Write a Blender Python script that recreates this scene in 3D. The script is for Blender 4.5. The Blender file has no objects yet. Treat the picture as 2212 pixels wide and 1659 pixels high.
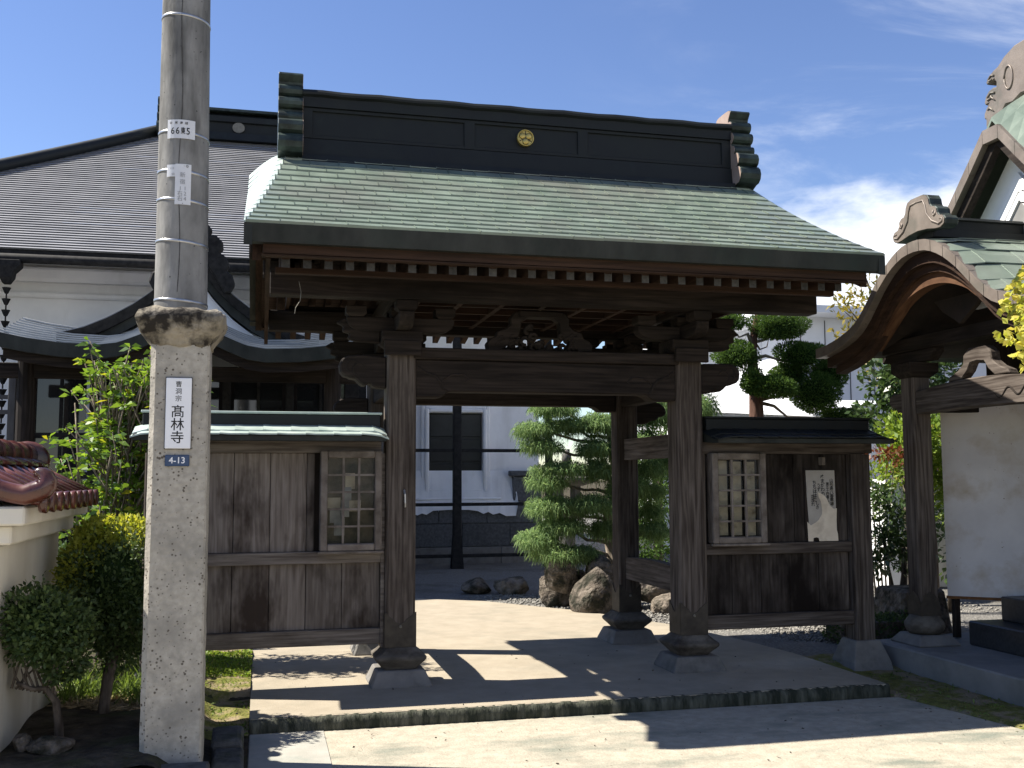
import bpy, math, random
import numpy as np
from mathutils import Vector, Matrix, Euler
R = math.radians
scene = bpy.context.scene
col = scene.collection
# ------------------------------------------------------------------ camera, sky, sun, exposure
cd = bpy.data.cameras.new("Camera"); cam = bpy.data.objects.new("Camera", cd); col.objects.link(cam)
cd.sensor_width = 36.0; cd.lens = 36.0 * 2231 / 2212; cd.clip_start = 0.05; cd.clip_end = 3000
def _cam():
    yw, pt, rl = R(13.58), R(5.238), R(0.216)
    fw = Vector((math.sin(yw)*math.cos(pt), math.cos(yw)*math.cos(pt), math.sin(pt)))
    rt = Vector((math.cos(yw), -math.sin(yw), 0)); up = rt.cross(fw)
    c, s = math.cos(rl), math.sin(rl)
    r2 = c*rt - s*up; u2 = s*rt + c*up
    m = Matrix.Identity(4)
    for i in range(3):
        m[i][0] = r2[i]; m[i][1] = u2[i]; m[i][2] = -fw[i]
    m[0][3], m[1][3], m[2][3] = 0, 0, 1.6
    cam.matrix_world = m
_cam(); scene.camera = cam
SUN = Vector((-0.785, 0.27, 1.0)).normalized()           # direction towards the sun
elev = math.asin(SUN.z); azim = math.atan2(SUN.x, SUN.y)  # azimuth from +Y towards +X
w = bpy.data.worlds.new("World"); scene.world = w; w.use_nodes = True
def world_nodes():
    nt = w.node_tree; nt.nodes.clear(); N = nt.nodes.new; L = nt.links.new
    out = N('ShaderNodeOutputWorld'); bg = N('ShaderNodeBackground'); sky = N('ShaderNodeTexSky')
    sky.sky_type = 'NISHITA'; sky.sun_disc = False; sky.sun_elevation = elev; sky.sun_rotation = azim
    sky.altitude = 300; sky.air_density = 1.0; sky.dust_density = 0.1; sky.ozone_density = 2.4
    bg.inputs[1].default_value = 0.066
    tc = N('ShaderNodeTexCoord'); sep = N('ShaderNodeSeparateXYZ'); L(tc.outputs['Generated'], sep.inputs[0])
    def M(op, a, b=None, c=None, clamp=False):
        n = N('ShaderNodeMath'); n.operation = op; n.use_clamp = clamp
        for i, q in enumerate((a, b, c)):
            if q is None: continue
            if isinstance(q, (int, float)): n.inputs[i].default_value = q
            else: L(q, n.inputs[i])
        return n.outputs[0]
    zz = M('MAXIMUM', sep.outputs[2], 0.03)
    # cirrus: noise over a high cloud layer (direction projected on a plane)
    px = M('DIVIDE', sep.outputs[0], M('ADD', zz, 0.12)); py = M('DIVIDE', sep.outputs[1], M('ADD', zz, 0.12))
    cmb = N('ShaderNodeCombineXYZ'); L(px, cmb.inputs[0]); L(py, cmb.inputs[1])
    mp = N('ShaderNodeMapping'); mp.inputs['Rotation'].default_value = (0, 0, R(58)); mp.inputs['Scale'].default_value = (0.8, 1.7, 1); mp.inputs['Location'].default_value = (2.3, 0.4, 0); L(cmb.outputs[0], mp.inputs[0])
    n1 = N('ShaderNodeTexNoise'); n1.inputs['Scale'].default_value = 1.35; n1.inputs['Detail'].default_value = 9; n1.inputs['Roughness'].default_value = 0.62; n1.inputs['Distortion'].default_value = 0.6
    L(mp.outputs[0], n1.inputs['Vector'])
    # weather grows towards +X
    az = M('ADD', M('MULTIPLY', sep.outputs[0], 1.0), M('MULTIPLY', sep.outputs[1], -0.30))
    mr = N('ShaderNodeMapRange'); mr.interpolation_type = 'SMOOTHSTEP'; L(az, mr.inputs[0]); mr.inputs[1].default_value = -0.02; mr.inputs[2].default_value = 0.34
    r1 = N('ShaderNodeMapRange'); r1.interpolation_type = 'SMOOTHSTEP'; L(n1.outputs[0], r1.inputs[0]); r1.inputs[1].default_value = 0.46; r1.inputs[2].default_value = 0.80
    cir = M('MULTIPLY', M('MULTIPLY', r1.outputs[0], mr.outputs[0]), 0.66)
    # low cumulus bank
    mp2 = N('ShaderNodeMapping'); mp2.inputs['Scale'].default_value = (1.0, 1.0, 2.6); L(tc.outputs['Generated'], mp2.inputs[0])
    n2 = N('ShaderNodeTexNoise'); n2.inputs['Scale'].default_value = 4.2; n2.inputs['Detail'].default_value = 8; n2.inputs['Roughness'].default_value = 0.55; L(mp2.outputs[0], n2.inputs['Vector'])
    lo = N('ShaderNodeMapRange'); lo.interpolation_type = 'SMOOTHSTEP'; L(sep.outputs[2], lo.inputs[0]); lo.inputs[1].default_value = 0.36; lo.inputs[2].default_value = 0.20
    thr = M('ADD', n2.outputs[0], M('MULTIPLY', lo.outputs[0], 0.42))
    r2 = N('ShaderNodeMapRange'); r2.interpolation_type = 'SMOOTHSTEP'; L(thr, r2.inputs[0]); r2.inputs[1].default_value = 0.66; r2.inputs[2].default_value = 0.84
    cum = M('MULTIPLY', r2.outputs[0], mr.outputs[0])
    fac = M('MAXIMUM', cir, cum, clamp=True)
    mix = N('ShaderNodeMix'); mix.data_type = 'RGBA'; L(fac, mix.inputs[0]); hs = N('ShaderNodeHueSaturation'); hs.inputs['Saturation'].default_value = 1.08; hs.inputs['Hue'].default_value = 0.512; hs.inputs['Value'].default_value = 1.08; L(sky.outputs[0], hs.inputs['Color']); L(hs.outputs[0], mix.inputs[6]); mix.inputs[7].default_value = (8.0, 8.2, 8.6, 1)
    L(mix.outputs[2], bg.inputs[0]); L(bg.outputs[0], out.inputs[0])
world_nodes()
sl = bpy.data.lights.new("Sun", 'SUN'); sl.energy = 5.0; sl.angle = R(0.53); sl.color = (1.0, 0.935, 0.825)
so = bpy.data.objects.new("Sun", sl); col.objects.link(so); so.rotation_euler = SUN.to_track_quat('Z', 'Y').to_euler(); so.location = (-20, 8, 30)
scene.view_settings.view_transform = 'Standard'; scene.view_settings.look = 'None'
scene.view_settings.exposure = 1.3; scene.view_settings.gamma = 1.0; scene.view_settings.use_curve_mapping = False
scene.render.engine = 'CYCLES'; scene.cycles.use_denoising = True
scene.cycles.max_bounces = 6; scene.cycles.diffuse_bounces = 3; scene.cycles.transmission_bounces = 4; scene.cycles.transparent_max_bounces = 6
rng = np.random.default_rng(11); random.seed(5)

# ------------------------------------------------------------------ materials
MATS = {}
def _nodes(name):
    m = bpy.data.materials.new(name); m.use_nodes = True
    nt = m.node_tree; nt.nodes.clear()
    return m, nt, nt.nodes.new, nt.links.new
ALB = 0.667
def _c(c): return (c[0]*ALB, c[1]*ALB, c[2]*ALB, 1)
def surf(name, c1, c2, scale=4.0, stretch=(1, 1, 1), detail=6, lo=0.35, hi=0.65, c3=None, s3=1.2, st3=(1, 1, 1), lo3=0.52, hi3=0.68,
         c4=None, s4=60.0, lo4=0.05, hi4=0.22, rough=0.75, rough2=None, spec=0.35, metal=0.0, bump=0.15, bscale=None, bdist=0.01, rand=0.0, wave=None, coat=0.0, rough3=None):
    """layered procedural surface in world space: two tones by noise, patches c3, specks c4, bump, per-object tone"""
    m, nt, N, L = _nodes(name)
    out = N('ShaderNodeOutputMaterial'); b = N('ShaderNodeBsdfPrincipled'); L(b.outputs[0], out.inputs[0])
    geo = N('ShaderNodeNewGeometry')
    def mapped(st, off=0.0):
        mp = N('ShaderNodeMapping'); mp.inputs['Scale'].default_value = st; mp.inputs['Location'].default_value = (off, off*0.7, off*1.3); L(geo.outputs['Position'], mp.inputs[0]); return mp.outputs[0]
    n = N('ShaderNodeTexNoise'); n.inputs['Scale'].default_value = scale; n.inputs['Detail'].default_value = detail; n.inputs['Roughness'].default_value = 0.6
    L(mapped(stretch), n.inputs['Vector'])
    fac = n.outputs[0]
    if wave:
        wv = N('ShaderNodeTexWave'); wv.wave_type = 'BANDS'; wv.bands_direction = wave[0]; wv.inputs['Scale'].default_value = wave[1]; wv.inputs['Distortion'].default_value = wave[2]
        wv.inputs['Detail'].default_value = 3; wv.inputs['Detail Scale'].default_value = wave[3] if len(wave) > 3 else 0.6; L(mapped(wave[4] if len(wave) > 4 else stretch, 3.0), wv.inputs['Vector'])
        mx = N('ShaderNodeMath'); mx.operation = 'MULTIPLY_ADD'; L(wv.outputs[1], mx.inputs[0]); mx.inputs[1].default_value = 0.14; 
        sb = N('ShaderNodeMath'); sb.operation = 'SUBTRACT'; L(n.outputs[0], sb.inputs[0]); sb.inputs[1].default_value = 0.07; L(sb.outputs[0], mx.inputs[2]); fac = mx.outputs[0]
    mr = N('ShaderNodeMapRange'); mr.inputs[1].default_value = lo; mr.inputs[2].default_value = hi; L(fac, mr.inputs[0])
    mix = N('ShaderNodeMix'); mix.data_type = 'RGBA'; mix.inputs[6].default_value = _c(c1); mix.inputs[7].default_value = _c(c2); L(mr.outputs[0], mix.inputs[0])
    cur = mix.outputs[2]; m3 = None
    if c3 is not None:
        n3 = N('ShaderNodeTexNoise'); n3.inputs['Scale'].default_value = s3; n3.inputs['Detail'].default_value = 5; n3.inputs['Roughness'].default_value = 0.62; L(mapped(st3, 7.3), n3.inputs['Vector'])
        m3 = N('ShaderNodeMapRange'); m3.inputs[1].default_value = lo3; m3.inputs[2].default_value = hi3; L(n3.outputs[0], m3.inputs[0])
        x = N('ShaderNodeMix'); x.data_type = 'RGBA'; L(m3.outputs[0], x.inputs[0]); L(cur, x.inputs[6]); x.inputs[7].default_value = _c(c3); cur = x.outputs[2]
    if c4 is not None:
        v = N('ShaderNodeTexVoronoi'); v.inputs['Scale'].default_value = s4; L(mapped((1, 1, 1), 2.1), v.inputs['Vector'])
        nz = N('ShaderNodeTexNoise'); nz.inputs['Scale'].default_value = s4*0.35; L(mapped((1, 1, 1), 5.1), nz.inputs['Vector'])
        ad = N('ShaderNodeMath'); ad.operation = 'MULTIPLY_ADD'; L(nz.outputs[0], ad.inputs[0]); ad.inputs[1].default_value = 0.7; L(v.outputs['Distance'], ad.inputs[2])
        m4 = N('ShaderNodeMapRange'); m4.inputs[1].default_value = hi4 + 0.28; m4.inputs[2].default_value = lo4 + 0.28; L(ad.outputs[0], m4.inputs[0])
        x = N('ShaderNodeMix'); x.data_type = 'RGBA'; L(m4.outputs[0], x.inputs[0]); L(cur, x.inputs[6]); x.inputs[7].default_value = _c(c4); cur = x.outputs[2]
    if rand:
        oi = N('ShaderNodeObjectInfo'); r = N('ShaderNodeMapRange'); L(oi.outputs['Random'], r.inputs[0]); r.inputs[3].default_value = 1 - rand; r.inputs[4].default_value = 1 + rand
        h = N('ShaderNodeHueSaturation'); L(r.outputs[0], h.inputs['Value']); L(cur, h.inputs['Color']); cur = h.outputs[0]
    L(cur, b.inputs['Base Color'])
    b.inputs['Metallic'].default_value = metal; b.inputs['Specular IOR Level'].default_value = spec; b.inputs['Coat Weight'].default_value = coat; b.inputs['Coat Roughness'].default_value = 0.08
    if rough2 is not None:
        rr = N('ShaderNodeMapRange'); L(mr.outputs[0], rr.inputs[0]); rr.inputs[3].default_value = rough; rr.inputs[4].default_value = rough2; L(rr.outputs[0], b.inputs['Roughness'])
    else: b.inputs['Roughness'].default_value = rough
    if bump:
        bn = N('ShaderNodeBump'); bn.inputs['Strength'].default_value = bump; bn.inputs['Distance'].default_value = bdist
        if bscale:
            nb = N('ShaderNodeTexNoise'); nb.inputs['Scale'].default_value = bscale; nb.inputs['Detail'].default_value = 5; L(mapped(stretch, 1.7), nb.inputs['Vector']); L(nb.outputs[0], bn.inputs['Height'])
        else: L(fac, bn.inputs['Height'])
        L(bn.outputs[0], b.inputs['Normal'])
    MATS[name] = m
    return m
def leafmat(name, c1, c2, trans=0.35, rough=0.5, c3=None, spec=0.3):
    """leaf: tone varies leaf by leaf, light passes through"""
    m, nt, N, L = _nodes(name)
    out = N('ShaderNodeOutputMaterial'); b = N('ShaderNodeBsdfPrincipled'); t = N('ShaderNodeBsdfTranslucent'); mx = N('ShaderNodeMixShader')
    g = N('ShaderNodeNewGeometry'); rp = N('ShaderNodeValToRGB'); L(g.outputs['Random Per Island'], rp.inputs[0])
    rp.color_ramp.elements[0].color = _c(c1); rp.color_ramp.elements[1].color = _c(c2)
    if c3: e = rp.color_ramp.elements.new(0.93); e.color = _c(c2); rp.color_ramp.elements[-1].color = _c(c3)
    L(rp.outputs[0], b.inputs['Base Color']); b.inputs['Roughness'].default_value = rough; b.inputs['Specular IOR Level'].default_value = spec
    h = N('ShaderNodeHueSaturation'); h.inputs['Value'].default_value = 1.5; h.inputs['Saturation'].default_value = 1.1; h.inputs['Hue'].default_value = 0.485; L(rp.outputs[0], h.inputs['Color']); L(h.outputs[0], t.inputs[0])
    mx.inputs[0].default_value = trans; L(b.outputs[0], mx.inputs[1]); L(t.outputs[0], mx.inputs[2]); L(mx.outputs[0], out.inputs[0])
    MATS[name] = m; return m
def glassmat(name, tint=(0.02, 0.022, 0.025), rough=0.04):
    m, nt, N, L = _nodes(name)
    out = N('ShaderNodeOutputMaterial'); b = N('ShaderNodeBsdfPrincipled'); L(b.outputs[0], out.inputs[0])
    b.inputs['Base Color'].default_value = _c(tint); b.inputs['Roughness'].default_value = rough; b.inputs['Specular IOR Level'].default_value = 0.7
    n = N('ShaderNodeTexNoise'); n.inputs['Scale'].default_value = 1.3; bn = N('ShaderNodeBump'); bn.inputs['Strength'].default_value = 0.05; bn.inputs['Distance'].default_value = 0.03
    g = N('ShaderNodeNewGeometry'); L(g.outputs['Position'], n.inputs['Vector']); L(n.outputs[0], bn.inputs['Height']); L(bn.outputs[0], b.inputs['Normal'])
    MATS[name] = m; return m
def clearglass(name):
    m, nt, N, L = _nodes(name)
    out = N('ShaderNodeOutputMaterial'); t = N('ShaderNodeBsdfTransparent'); g = N('ShaderNodeBsdfGlossy'); mx = N('ShaderNodeMixShader'); fr = N('ShaderNodeFresnel')
    t.inputs[0].default_value = (0.86, 0.88, 0.88, 1); g.inputs['Roughness'].default_value = 0.03; fr.inputs[0].default_value = 1.18
    L(fr.outputs[0], mx.inputs[0]); L(t.outputs[0], mx.inputs[1]); L(g.outputs[0], mx.inputs[2]); L(mx.outputs[0], out.inputs[0]); MATS[name] = m
# timber; grain along z / x / y
for ax, st, wd in (('z', (1, 1, 0.045), 'X'), ('x', (0.045, 1, 1), 'Z'), ('y', (1, 0.045, 1), 'Z')):
    wst = {'z': (1, 0.6, 0.09), 'x': (0.09, 0.6, 1), 'y': (0.6, 0.09, 1)}[ax]; s3 = tuple(0.35+0.65*q for q in st)
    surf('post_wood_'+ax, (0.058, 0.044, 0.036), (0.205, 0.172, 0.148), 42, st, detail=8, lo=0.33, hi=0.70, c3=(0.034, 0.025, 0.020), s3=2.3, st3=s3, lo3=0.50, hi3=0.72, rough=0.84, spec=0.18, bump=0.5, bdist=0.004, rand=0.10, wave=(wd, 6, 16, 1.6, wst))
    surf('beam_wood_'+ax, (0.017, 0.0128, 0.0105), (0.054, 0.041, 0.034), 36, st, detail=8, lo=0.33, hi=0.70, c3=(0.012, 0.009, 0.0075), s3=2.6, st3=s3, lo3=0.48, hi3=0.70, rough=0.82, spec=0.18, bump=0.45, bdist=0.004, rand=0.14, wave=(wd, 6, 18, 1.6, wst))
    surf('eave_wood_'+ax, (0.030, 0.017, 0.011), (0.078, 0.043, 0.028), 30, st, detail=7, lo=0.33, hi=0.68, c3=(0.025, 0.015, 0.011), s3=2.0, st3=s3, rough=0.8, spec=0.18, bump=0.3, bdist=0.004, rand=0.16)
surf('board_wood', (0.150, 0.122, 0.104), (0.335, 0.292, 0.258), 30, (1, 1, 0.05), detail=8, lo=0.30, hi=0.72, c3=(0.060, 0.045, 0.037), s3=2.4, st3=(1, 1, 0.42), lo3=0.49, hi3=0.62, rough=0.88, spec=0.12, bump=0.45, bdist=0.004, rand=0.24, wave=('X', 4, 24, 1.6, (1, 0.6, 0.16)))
surf('board_wood_shaded', (0.048, 0.038, 0.033), (0.155, 0.132, 0.117), 30, (1, 1, 0.05), detail=8, lo=0.32, hi=0.74, c3=(0.016, 0.012, 0.010), s3=1.9, st3=(1, 1, 0.45), lo3=0.40, hi3=0.58, rough=0.88, spec=0.12, bump=0.45, bdist=0.004, rand=0.26, wave=('X', 4, 24, 1.6, (1, 0.6, 0.16)))  # plank tone darkened to carry the shade right of the gate
surf('rail_wood', (0.120, 0.098, 0.083), (0.300, 0.262, 0.230), 40, (0.045, 1, 1), detail=8, c3=(0.062, 0.048, 0.040), s3=2.4, st3=(0.4, 1, 1), rough=0.88, spec=0.12, bump=0.5, bdist=0.004, rand=0.12)
surf('case_wood', (0.16, 0.133, 0.112), (0.33, 0.285, 0.25), 40, (0.2, 1, 0.2), rough=0.88, spec=0.12, bump=0.4, bdist=0.003, rand=0.1)
surf('rafter_end', (0.075, 0.076, 0.080), (0.125, 0.125, 0.128), 40, rough=0.85, spec=0.15, bump=0.2, rand=0.2)
surf('orange_wood', (0.10, 0.048, 0.026), (0.215, 0.115, 0.064), 22, (1, 0.08, 0.3), detail=8, c3=(0.055, 0.03, 0.02), s3=3, st3=(1, .4, .8), rough=0.78, spec=0.15, bump=0.3, bdist=0.004)
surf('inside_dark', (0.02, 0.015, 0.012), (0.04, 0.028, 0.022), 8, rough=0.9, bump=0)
# copper roofs
surf('copper_tile', (0.215, 0.280, 0.222), (0.300, 0.372, 0.298), 4, (1, 1, 1), detail=8, lo=0.33, hi=0.67, c3=(0.245, 0.255, 0.220), s3=1.3, lo3=0.45, hi3=0.72, c4=(0.42, 0.49, 0.43), s4=14, lo4=-0.08, hi4=-0.01, rough=0.34, rough2=0.44, spec=0.6, metal=0.18, bump=0.12, bscale=6, bdist=0.014, rand=0.08)
surf('copper_pale_sunlit', (0.45, 0.56, 0.51), (0.62, 0.72, 0.67), 7, rough=0.42, spec=0.5, metal=0.1, bump=0.15, bdist=0.006, rand=0.06)  # light patina with the sun's brightening put into its colour
surf('copper_dark', (0.010, 0.012, 0.013), (0.022, 0.027, 0.027), 4, lo=0.3, hi=0.7, c3=(0.026, 0.036, 0.033), s3=2.4, lo3=0.58, hi3=0.78, rough=0.5, rough2=0.68, spec=0.3, metal=0.1, bump=0.12, bscale=7, bdist=0.012)
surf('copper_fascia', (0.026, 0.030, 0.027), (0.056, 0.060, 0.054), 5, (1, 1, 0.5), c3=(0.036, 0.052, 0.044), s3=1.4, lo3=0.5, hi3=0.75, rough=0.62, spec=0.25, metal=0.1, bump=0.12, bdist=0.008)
surf('copper_scroll', (0.020, 0.030, 0.027), (0.075, 0.110, 0.095), 9, (1, 1, 1), lo=0.42, hi=0.72, rough=0.45, spec=0.4, metal=0.2, bump=0.2, bdist=0.008)
surf('copper_brown', (0.20, 0.165, 0.14), (0.29, 0.245, 0.21), 6, c3=(0.16, 0.15, 0.125), s3=3, rough=0.5, spec=0.4, metal=0.2, bump=0.12, bscale=12, bdist=0.006)
surf('copper_tan', (0.42, 0.31, 0.255), (0.53, 0.41, 0.345), 6, rough=0.55, spec=0.35, metal=0.1, bump=0.1)
surf('gold', (0.62, 0.45, 0.12), (0.75, 0.58, 0.20), 20, rough=0.35, metal=0.75, bump=0.1)
surf('tin_dull', (0.20, 0.185, 0.15), (0.30, 0.28, 0.23), 20, rough=0.5, metal=0.3, bump=0.1)
# masonry, ground
surf('pavement_concrete', (0.405, 0.350, 0.268), (0.525, 0.460, 0.360), 5.0, detail=9, lo=0.25, hi=0.75, c3=(0.34, 0.31, 0.245), s3=1.6, lo3=0.52, hi3=0.78, c4=(0.26, 0.22, 0.17), s4=34, lo4=0.02, hi4=0.14, rough=0.92, spec=0.12, bump=0.6, bscale=80, bdist=0.004)
surf('pavement_mossy', (0.43, 0.385, 0.305), (0.62, 0.565, 0.455), 12.0, detail=12, lo=0.28, hi=0.72, c3=(0.27, 0.285, 0.235), s3=2.6, st3=(0.6, 1.3, 1), lo3=0.50, hi3=0.70, c4=(0.28, 0.24, 0.185), s4=30, lo4=0.06, hi4=0.20, rough=0.92, spec=0.12, bump=0.8, bscale=60, bdist=0.006)
surf('smooth_concrete', (0.44, 0.425, 0.375), (0.53, 0.515, 0.46), 5, detail=9, c3=(0.36, 0.38, 0.34), s3=2.5, rough=0.85, spec=0.2, bump=0.25, bscale=60, bdist=0.003)
surf('step_edge', (0.040, 0.046, 0.034), (0.21, 0.21, 0.165), 11, (1.6, 1, 0.35), detail=9, lo=0.40, hi=0.80, rough=0.95, spec=0.1, bump=0.8, bscale=40, bdist=0.012)
surf('plinth_stone', (0.215, 0.205, 0.195), (0.30, 0.285, 0.265), 7, detail=9, c3=(0.165, 0.16, 0.145), s3=3.5, rough=0.92, spec=0.12, bump=0.4, bscale=70, bdist=0.004, rand=0.08)
surf('base_wood', (0.085, 0.075, 0.062), (0.20, 0.18, 0.155), 12, (0.5, 0.5, 1), c3=(0.06, 0.05, 0.042), s3=4, rough=0.85, spec=0.15, bump=0.5, bdist=0.005)
surf('shoe_copper', (0.045, 0.038, 0.030), (0.095, 0.080, 0.064), 10, rough=0.6, spec=0.35, metal=0.3, bump=0.2, bdist=0.004)
surf('granite', (0.44, 0.41, 0.35), (0.66, 0.61, 0.525), 26, detail=9, lo=0.3, hi=0.7, c3=(0.35, 0.33, 0.29), s3=3.6, lo3=0.48, hi3=0.72, c4=(0.15, 0.125, 0.10), s4=44, lo4=0.16, hi4=0.30, rough=0.9, spec=0.2, bump=0.6, bscale=60, bdist=0.006)
surf('cap_stone', (0.32, 0.285, 0.225), (0.47, 0.42, 0.34), 9, lo=0.3, hi=0.7, c3=(0.045, 0.040, 0.035), s3=5.0, lo3=0.47, hi3=0.60, rough=0.95, spec=0.1, bump=0.9, bscale=24, bdist=0.02)
surf('pole_concrete', (0.245, 0.243, 0.235), (0.44, 0.435, 0.42), 9, (1, 1, 0.5), detail=11, lo=0.28, hi=0.72, c3=(0.125, 0.124, 0.12), s3=5.0, st3=(1, 1, 0.20), lo3=0.45, hi3=0.66, c4=(0.08, 0.078, 0.075), s4=30, lo4=0.04, hi4=0.14, rough=0.95, spec=0.08, bump=0.5, bscale=34, bdist=0.006)
surf('white_plaster', (1.17, 1.18, 1.21), (1.28, 1.29, 1.31), 2, c3=(1.04, 1.04, 1.05), s3=1.6, st3=(1, 1, .3), rough=0.85, spec=0.2, bump=0.12, bscale=20)
surf('cream_plaster', (0.88, 0.82, 0.70), (1.02, 0.97, 0.85), 2.5, (1, 1, 0.5), c3=(0.58, 0.51, 0.40), s3=2.4, st3=(1, 1, 0.30), lo3=0.56, hi3=0.78, rough=0.9, spec=0.15, bump=0.3, bscale=30, bdist=0.005)
surf('siding_white', (0.88, 0.90, 0.94), (0.96, 0.98, 1.02), 1.5, rough=0.6, bump=0.05)
surf('roof_grey', (0.36, 0.365, 0.385), (0.47, 0.475, 0.50), 3, (0.5, 1, 1), lo=0.3, hi=0.7, rough=0.42, rough2=0.55, spec=0.5, metal=0.15, bump=0.05)
surf('roof_silver', (0.34, 0.36, 0.38), (0.45, 0.47, 0.49), 4, rough=0.36, spec=0.6, metal=0.25, bump=0.05)
surf('roof_edge_shade', (0.185, 0.188, 0.198), (0.25, 0.253, 0.263), 6, rough=0.7, spec=0.2, bump=0)  # dark risers: shadow gaps between roof courses put into the colour
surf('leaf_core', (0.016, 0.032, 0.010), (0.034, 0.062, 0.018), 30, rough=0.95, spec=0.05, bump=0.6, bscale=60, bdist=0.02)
surf('black_timber', (0.018, 0.018, 0.019), (0.042, 0.041, 0.041), 14, rough=0.75, spec=0.12, bump=0.15)
surf('grey_timber', (0.085, 0.082, 0.085), (0.14, 0.135, 0.138), 14, (1, 1, 0.2), rough=0.7, spec=0.3, bump=0.15)
surf('shutter_black', (0.012, 0.014, 0.018), (0.024, 0.027, 0.032), 6, rough=0.35, spec=0.5, bump=0.05)
surf('ashlar_grey', (0.105, 0.11, 0.118), (0.185, 0.19, 0.20), 22, c3=(0.09, 0.095, 0.10), s3=1.2, rough=0.85, spec=0.2, bump=0.25, bscale=60, bdist=0.004, rand=0.10)
surf('kerb_stone', (0.085, 0.085, 0.085), (0.16, 0.16, 0.155), 14, c3=(0.06, 0.075, 0.045), s3=3, rough=0.92, spec=0.15, bump=0.7, bscale=22, bdist=0.02, rand=0.15)
surf('rock', (0.13, 0.108, 0.086), (0.34, 0.29, 0.24), 11, detail=10, lo=0.3, hi=0.7, c3=(0.050, 0.050, 0.038), s3=5, lo3=0.46, hi3=0.60, rough=0.95, spec=0.08, bump=1.0, bscale=20, bdist=0.06, rand=0.15)
surf('gravel_grey', (0.13, 0.125, 0.115), (0.36, 0.345, 0.32), 40, lo=0.30, hi=0.70, c3=(0.17, 0.16, 0.14), s3=1.4, c4=(0.55, 0.53, 0.50), s4=42, lo4=0.0, hi4=0.12, rough=0.95, spec=0.15, bump=1.0, bscale=45, bdist=0.03)
surf('soil', (0.050, 0.042, 0.032), (0.12, 0.10, 0.075), 9, c3=(0.085, 0.095, 0.040), s3=2.0, lo3=0.5, hi3=0.7, rough=0.98, spec=0.05, bump=0.9, bscale=25, bdist=0.03)
surf('moss', (0.13, 0.135, 0.045), (0.30, 0.29, 0.085), 14, detail=10, lo=0.3, hi=0.7, c3=(0.36, 0.285, 0.19), s3=5.0, lo3=0.46, hi3=0.58, c4=(0.10, 0.085, 0.05), s4=40, lo4=.05, hi4=.2, rough=0.98, spec=0.05, bump=1.0, bscale=50, bdist=0.02)
surf('red_tile', (0.070, 0.020, 0.014), (0.185, 0.058, 0.036), 9, detail=9, lo=0.3, hi=0.7, c3=(0.040, 0.018, 0.014), s3=6, rough=0.2, rough2=0.42, spec=0.5, bump=0.2, bscale=16, rand=0.3, coat=0.25)
surf('white_paper', (0.88, 0.90, 0.95), (0.98, 1.0, 1.04), 12, rough=0.5, spec=0.3, bump=0)
surf('enamel_white', (1.12, 1.13, 1.17), (1.17, 1.18, 1.22), 8, rough=0.3, spec=0.4, bump=0)
surf('enamel_blue', (0.025, 0.065, 0.16), (0.035, 0.08, 0.19), 8, rough=0.35, spec=0.5, bump=0)
surf('ink_black', (0.012, 0.012, 0.014), (0.02, 0.02, 0.022), 8, rough=0.6, bump=0)
surf('ink_faded', (0.33, 0.34, 0.36), (0.42, 0.43, 0.45), 30, rough=0.6, bump=0)
surf('ink_grey', (0.05, 0.048, 0.045), (0.12, 0.115, 0.11), 40, rough=0.7, bump=0)
surf('paper_grey', (0.50, 0.465, 0.415), (0.60, 0.56, 0.505), 9, c3=(0.34, 0.305, 0.26), s3=5, rough=0.9, bump=0.1)
surf('paper_cream', (0.92, 0.80, 0.64), (1.08, 0.96, 0.78), 9, c3=(0.76, 0.65, 0.51), s3=6, rough=0.9, bump=0.1)
surf('slip_paper', (0.72, 0.58, 0.40), (0.98, 0.82, 0.60), 9, c3=(0.42, 0.32, 0.21), s3=9, rough=0.9, bump=0.1, rand=0.35)
surf('pane_reflection', (0.15, 0.115, 0.075), (0.30, 0.24, 0.16), 7, c3=(0.09, 0.085, 0.05), s3=6, rough=0.8, bump=0.1)  # brown-green garden reflection of the left case's panes, put into colour
surf('pebble', (0.20, 0.19, 0.17), (0.48, 0.46, 0.42), 90, lo=0.3, hi=0.7, rough=0.9, spec=0.15, bump=0)
surf('steel_band', (0.55, 0.56, 0.58), (0.70, 0.71, 0.73), 20, rough=0.3, metal=0.8, spec=0.5, bump=0.1)
surf('rusty_panel', (0.74, 0.71, 0.71), (0.88, 0.85, 0.84), 2.5, detail=9, c3=(0.58, 0.48, 0.37), s3=2.8, lo3=0.52, hi3=0.76, c4=(0.17, 0.09, 0.05), s4=30, lo4=0.02, hi4=0.13, rough=0.6, spec=0.3, bump=0.1)
surf('rust', (0.14, 0.06, 0.025), (0.30, 0.14, 0.05), 14, rough=0.9, bump=0.3)
surf('dark_granite', (0.030, 0.032, 0.036), (0.062, 0.064, 0.070), 50, rough=0.4, spec=0.5, bump=0.05)
surf('porch_concrete', (0.24, 0.24, 0.235), (0.33, 0.325, 0.315), 3, c3=(0.19, 0.195, 0.185), s3=1.6, rough=0.9, spec=0.15, bump=0.25, bscale=60, bdist=0.003)
surf('bark', (0.075, 0.060, 0.048), (0.24, 0.20, 0.165), 16, (1, 1, 0.25), rough=0.95, spec=0.1, bump=1.0, bscale=30, bdist=0.02)
surf('bark_pale', (0.20, 0.16, 0.125), (0.42, 0.36, 0.29), 14, (1, 1, 0.3), rough=0.95, spec=0.1, bump=0.8, bscale=30, bdist=0.02)
surf('bark_red', (0.10, 0.055, 0.042), (0.22, 0.13, 0.10), 12, (1, 1, 0.2), rough=0.95, spec=0.1, bump=1.0, bscale=26, bdist=0.02)
surf('straw', (0.36, 0.26, 0.14), (0.55, 0.43, 0.26), 30, rough=0.9, bump=0)
glassmat('dark_glass'); clearglass('clear_glass')
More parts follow.
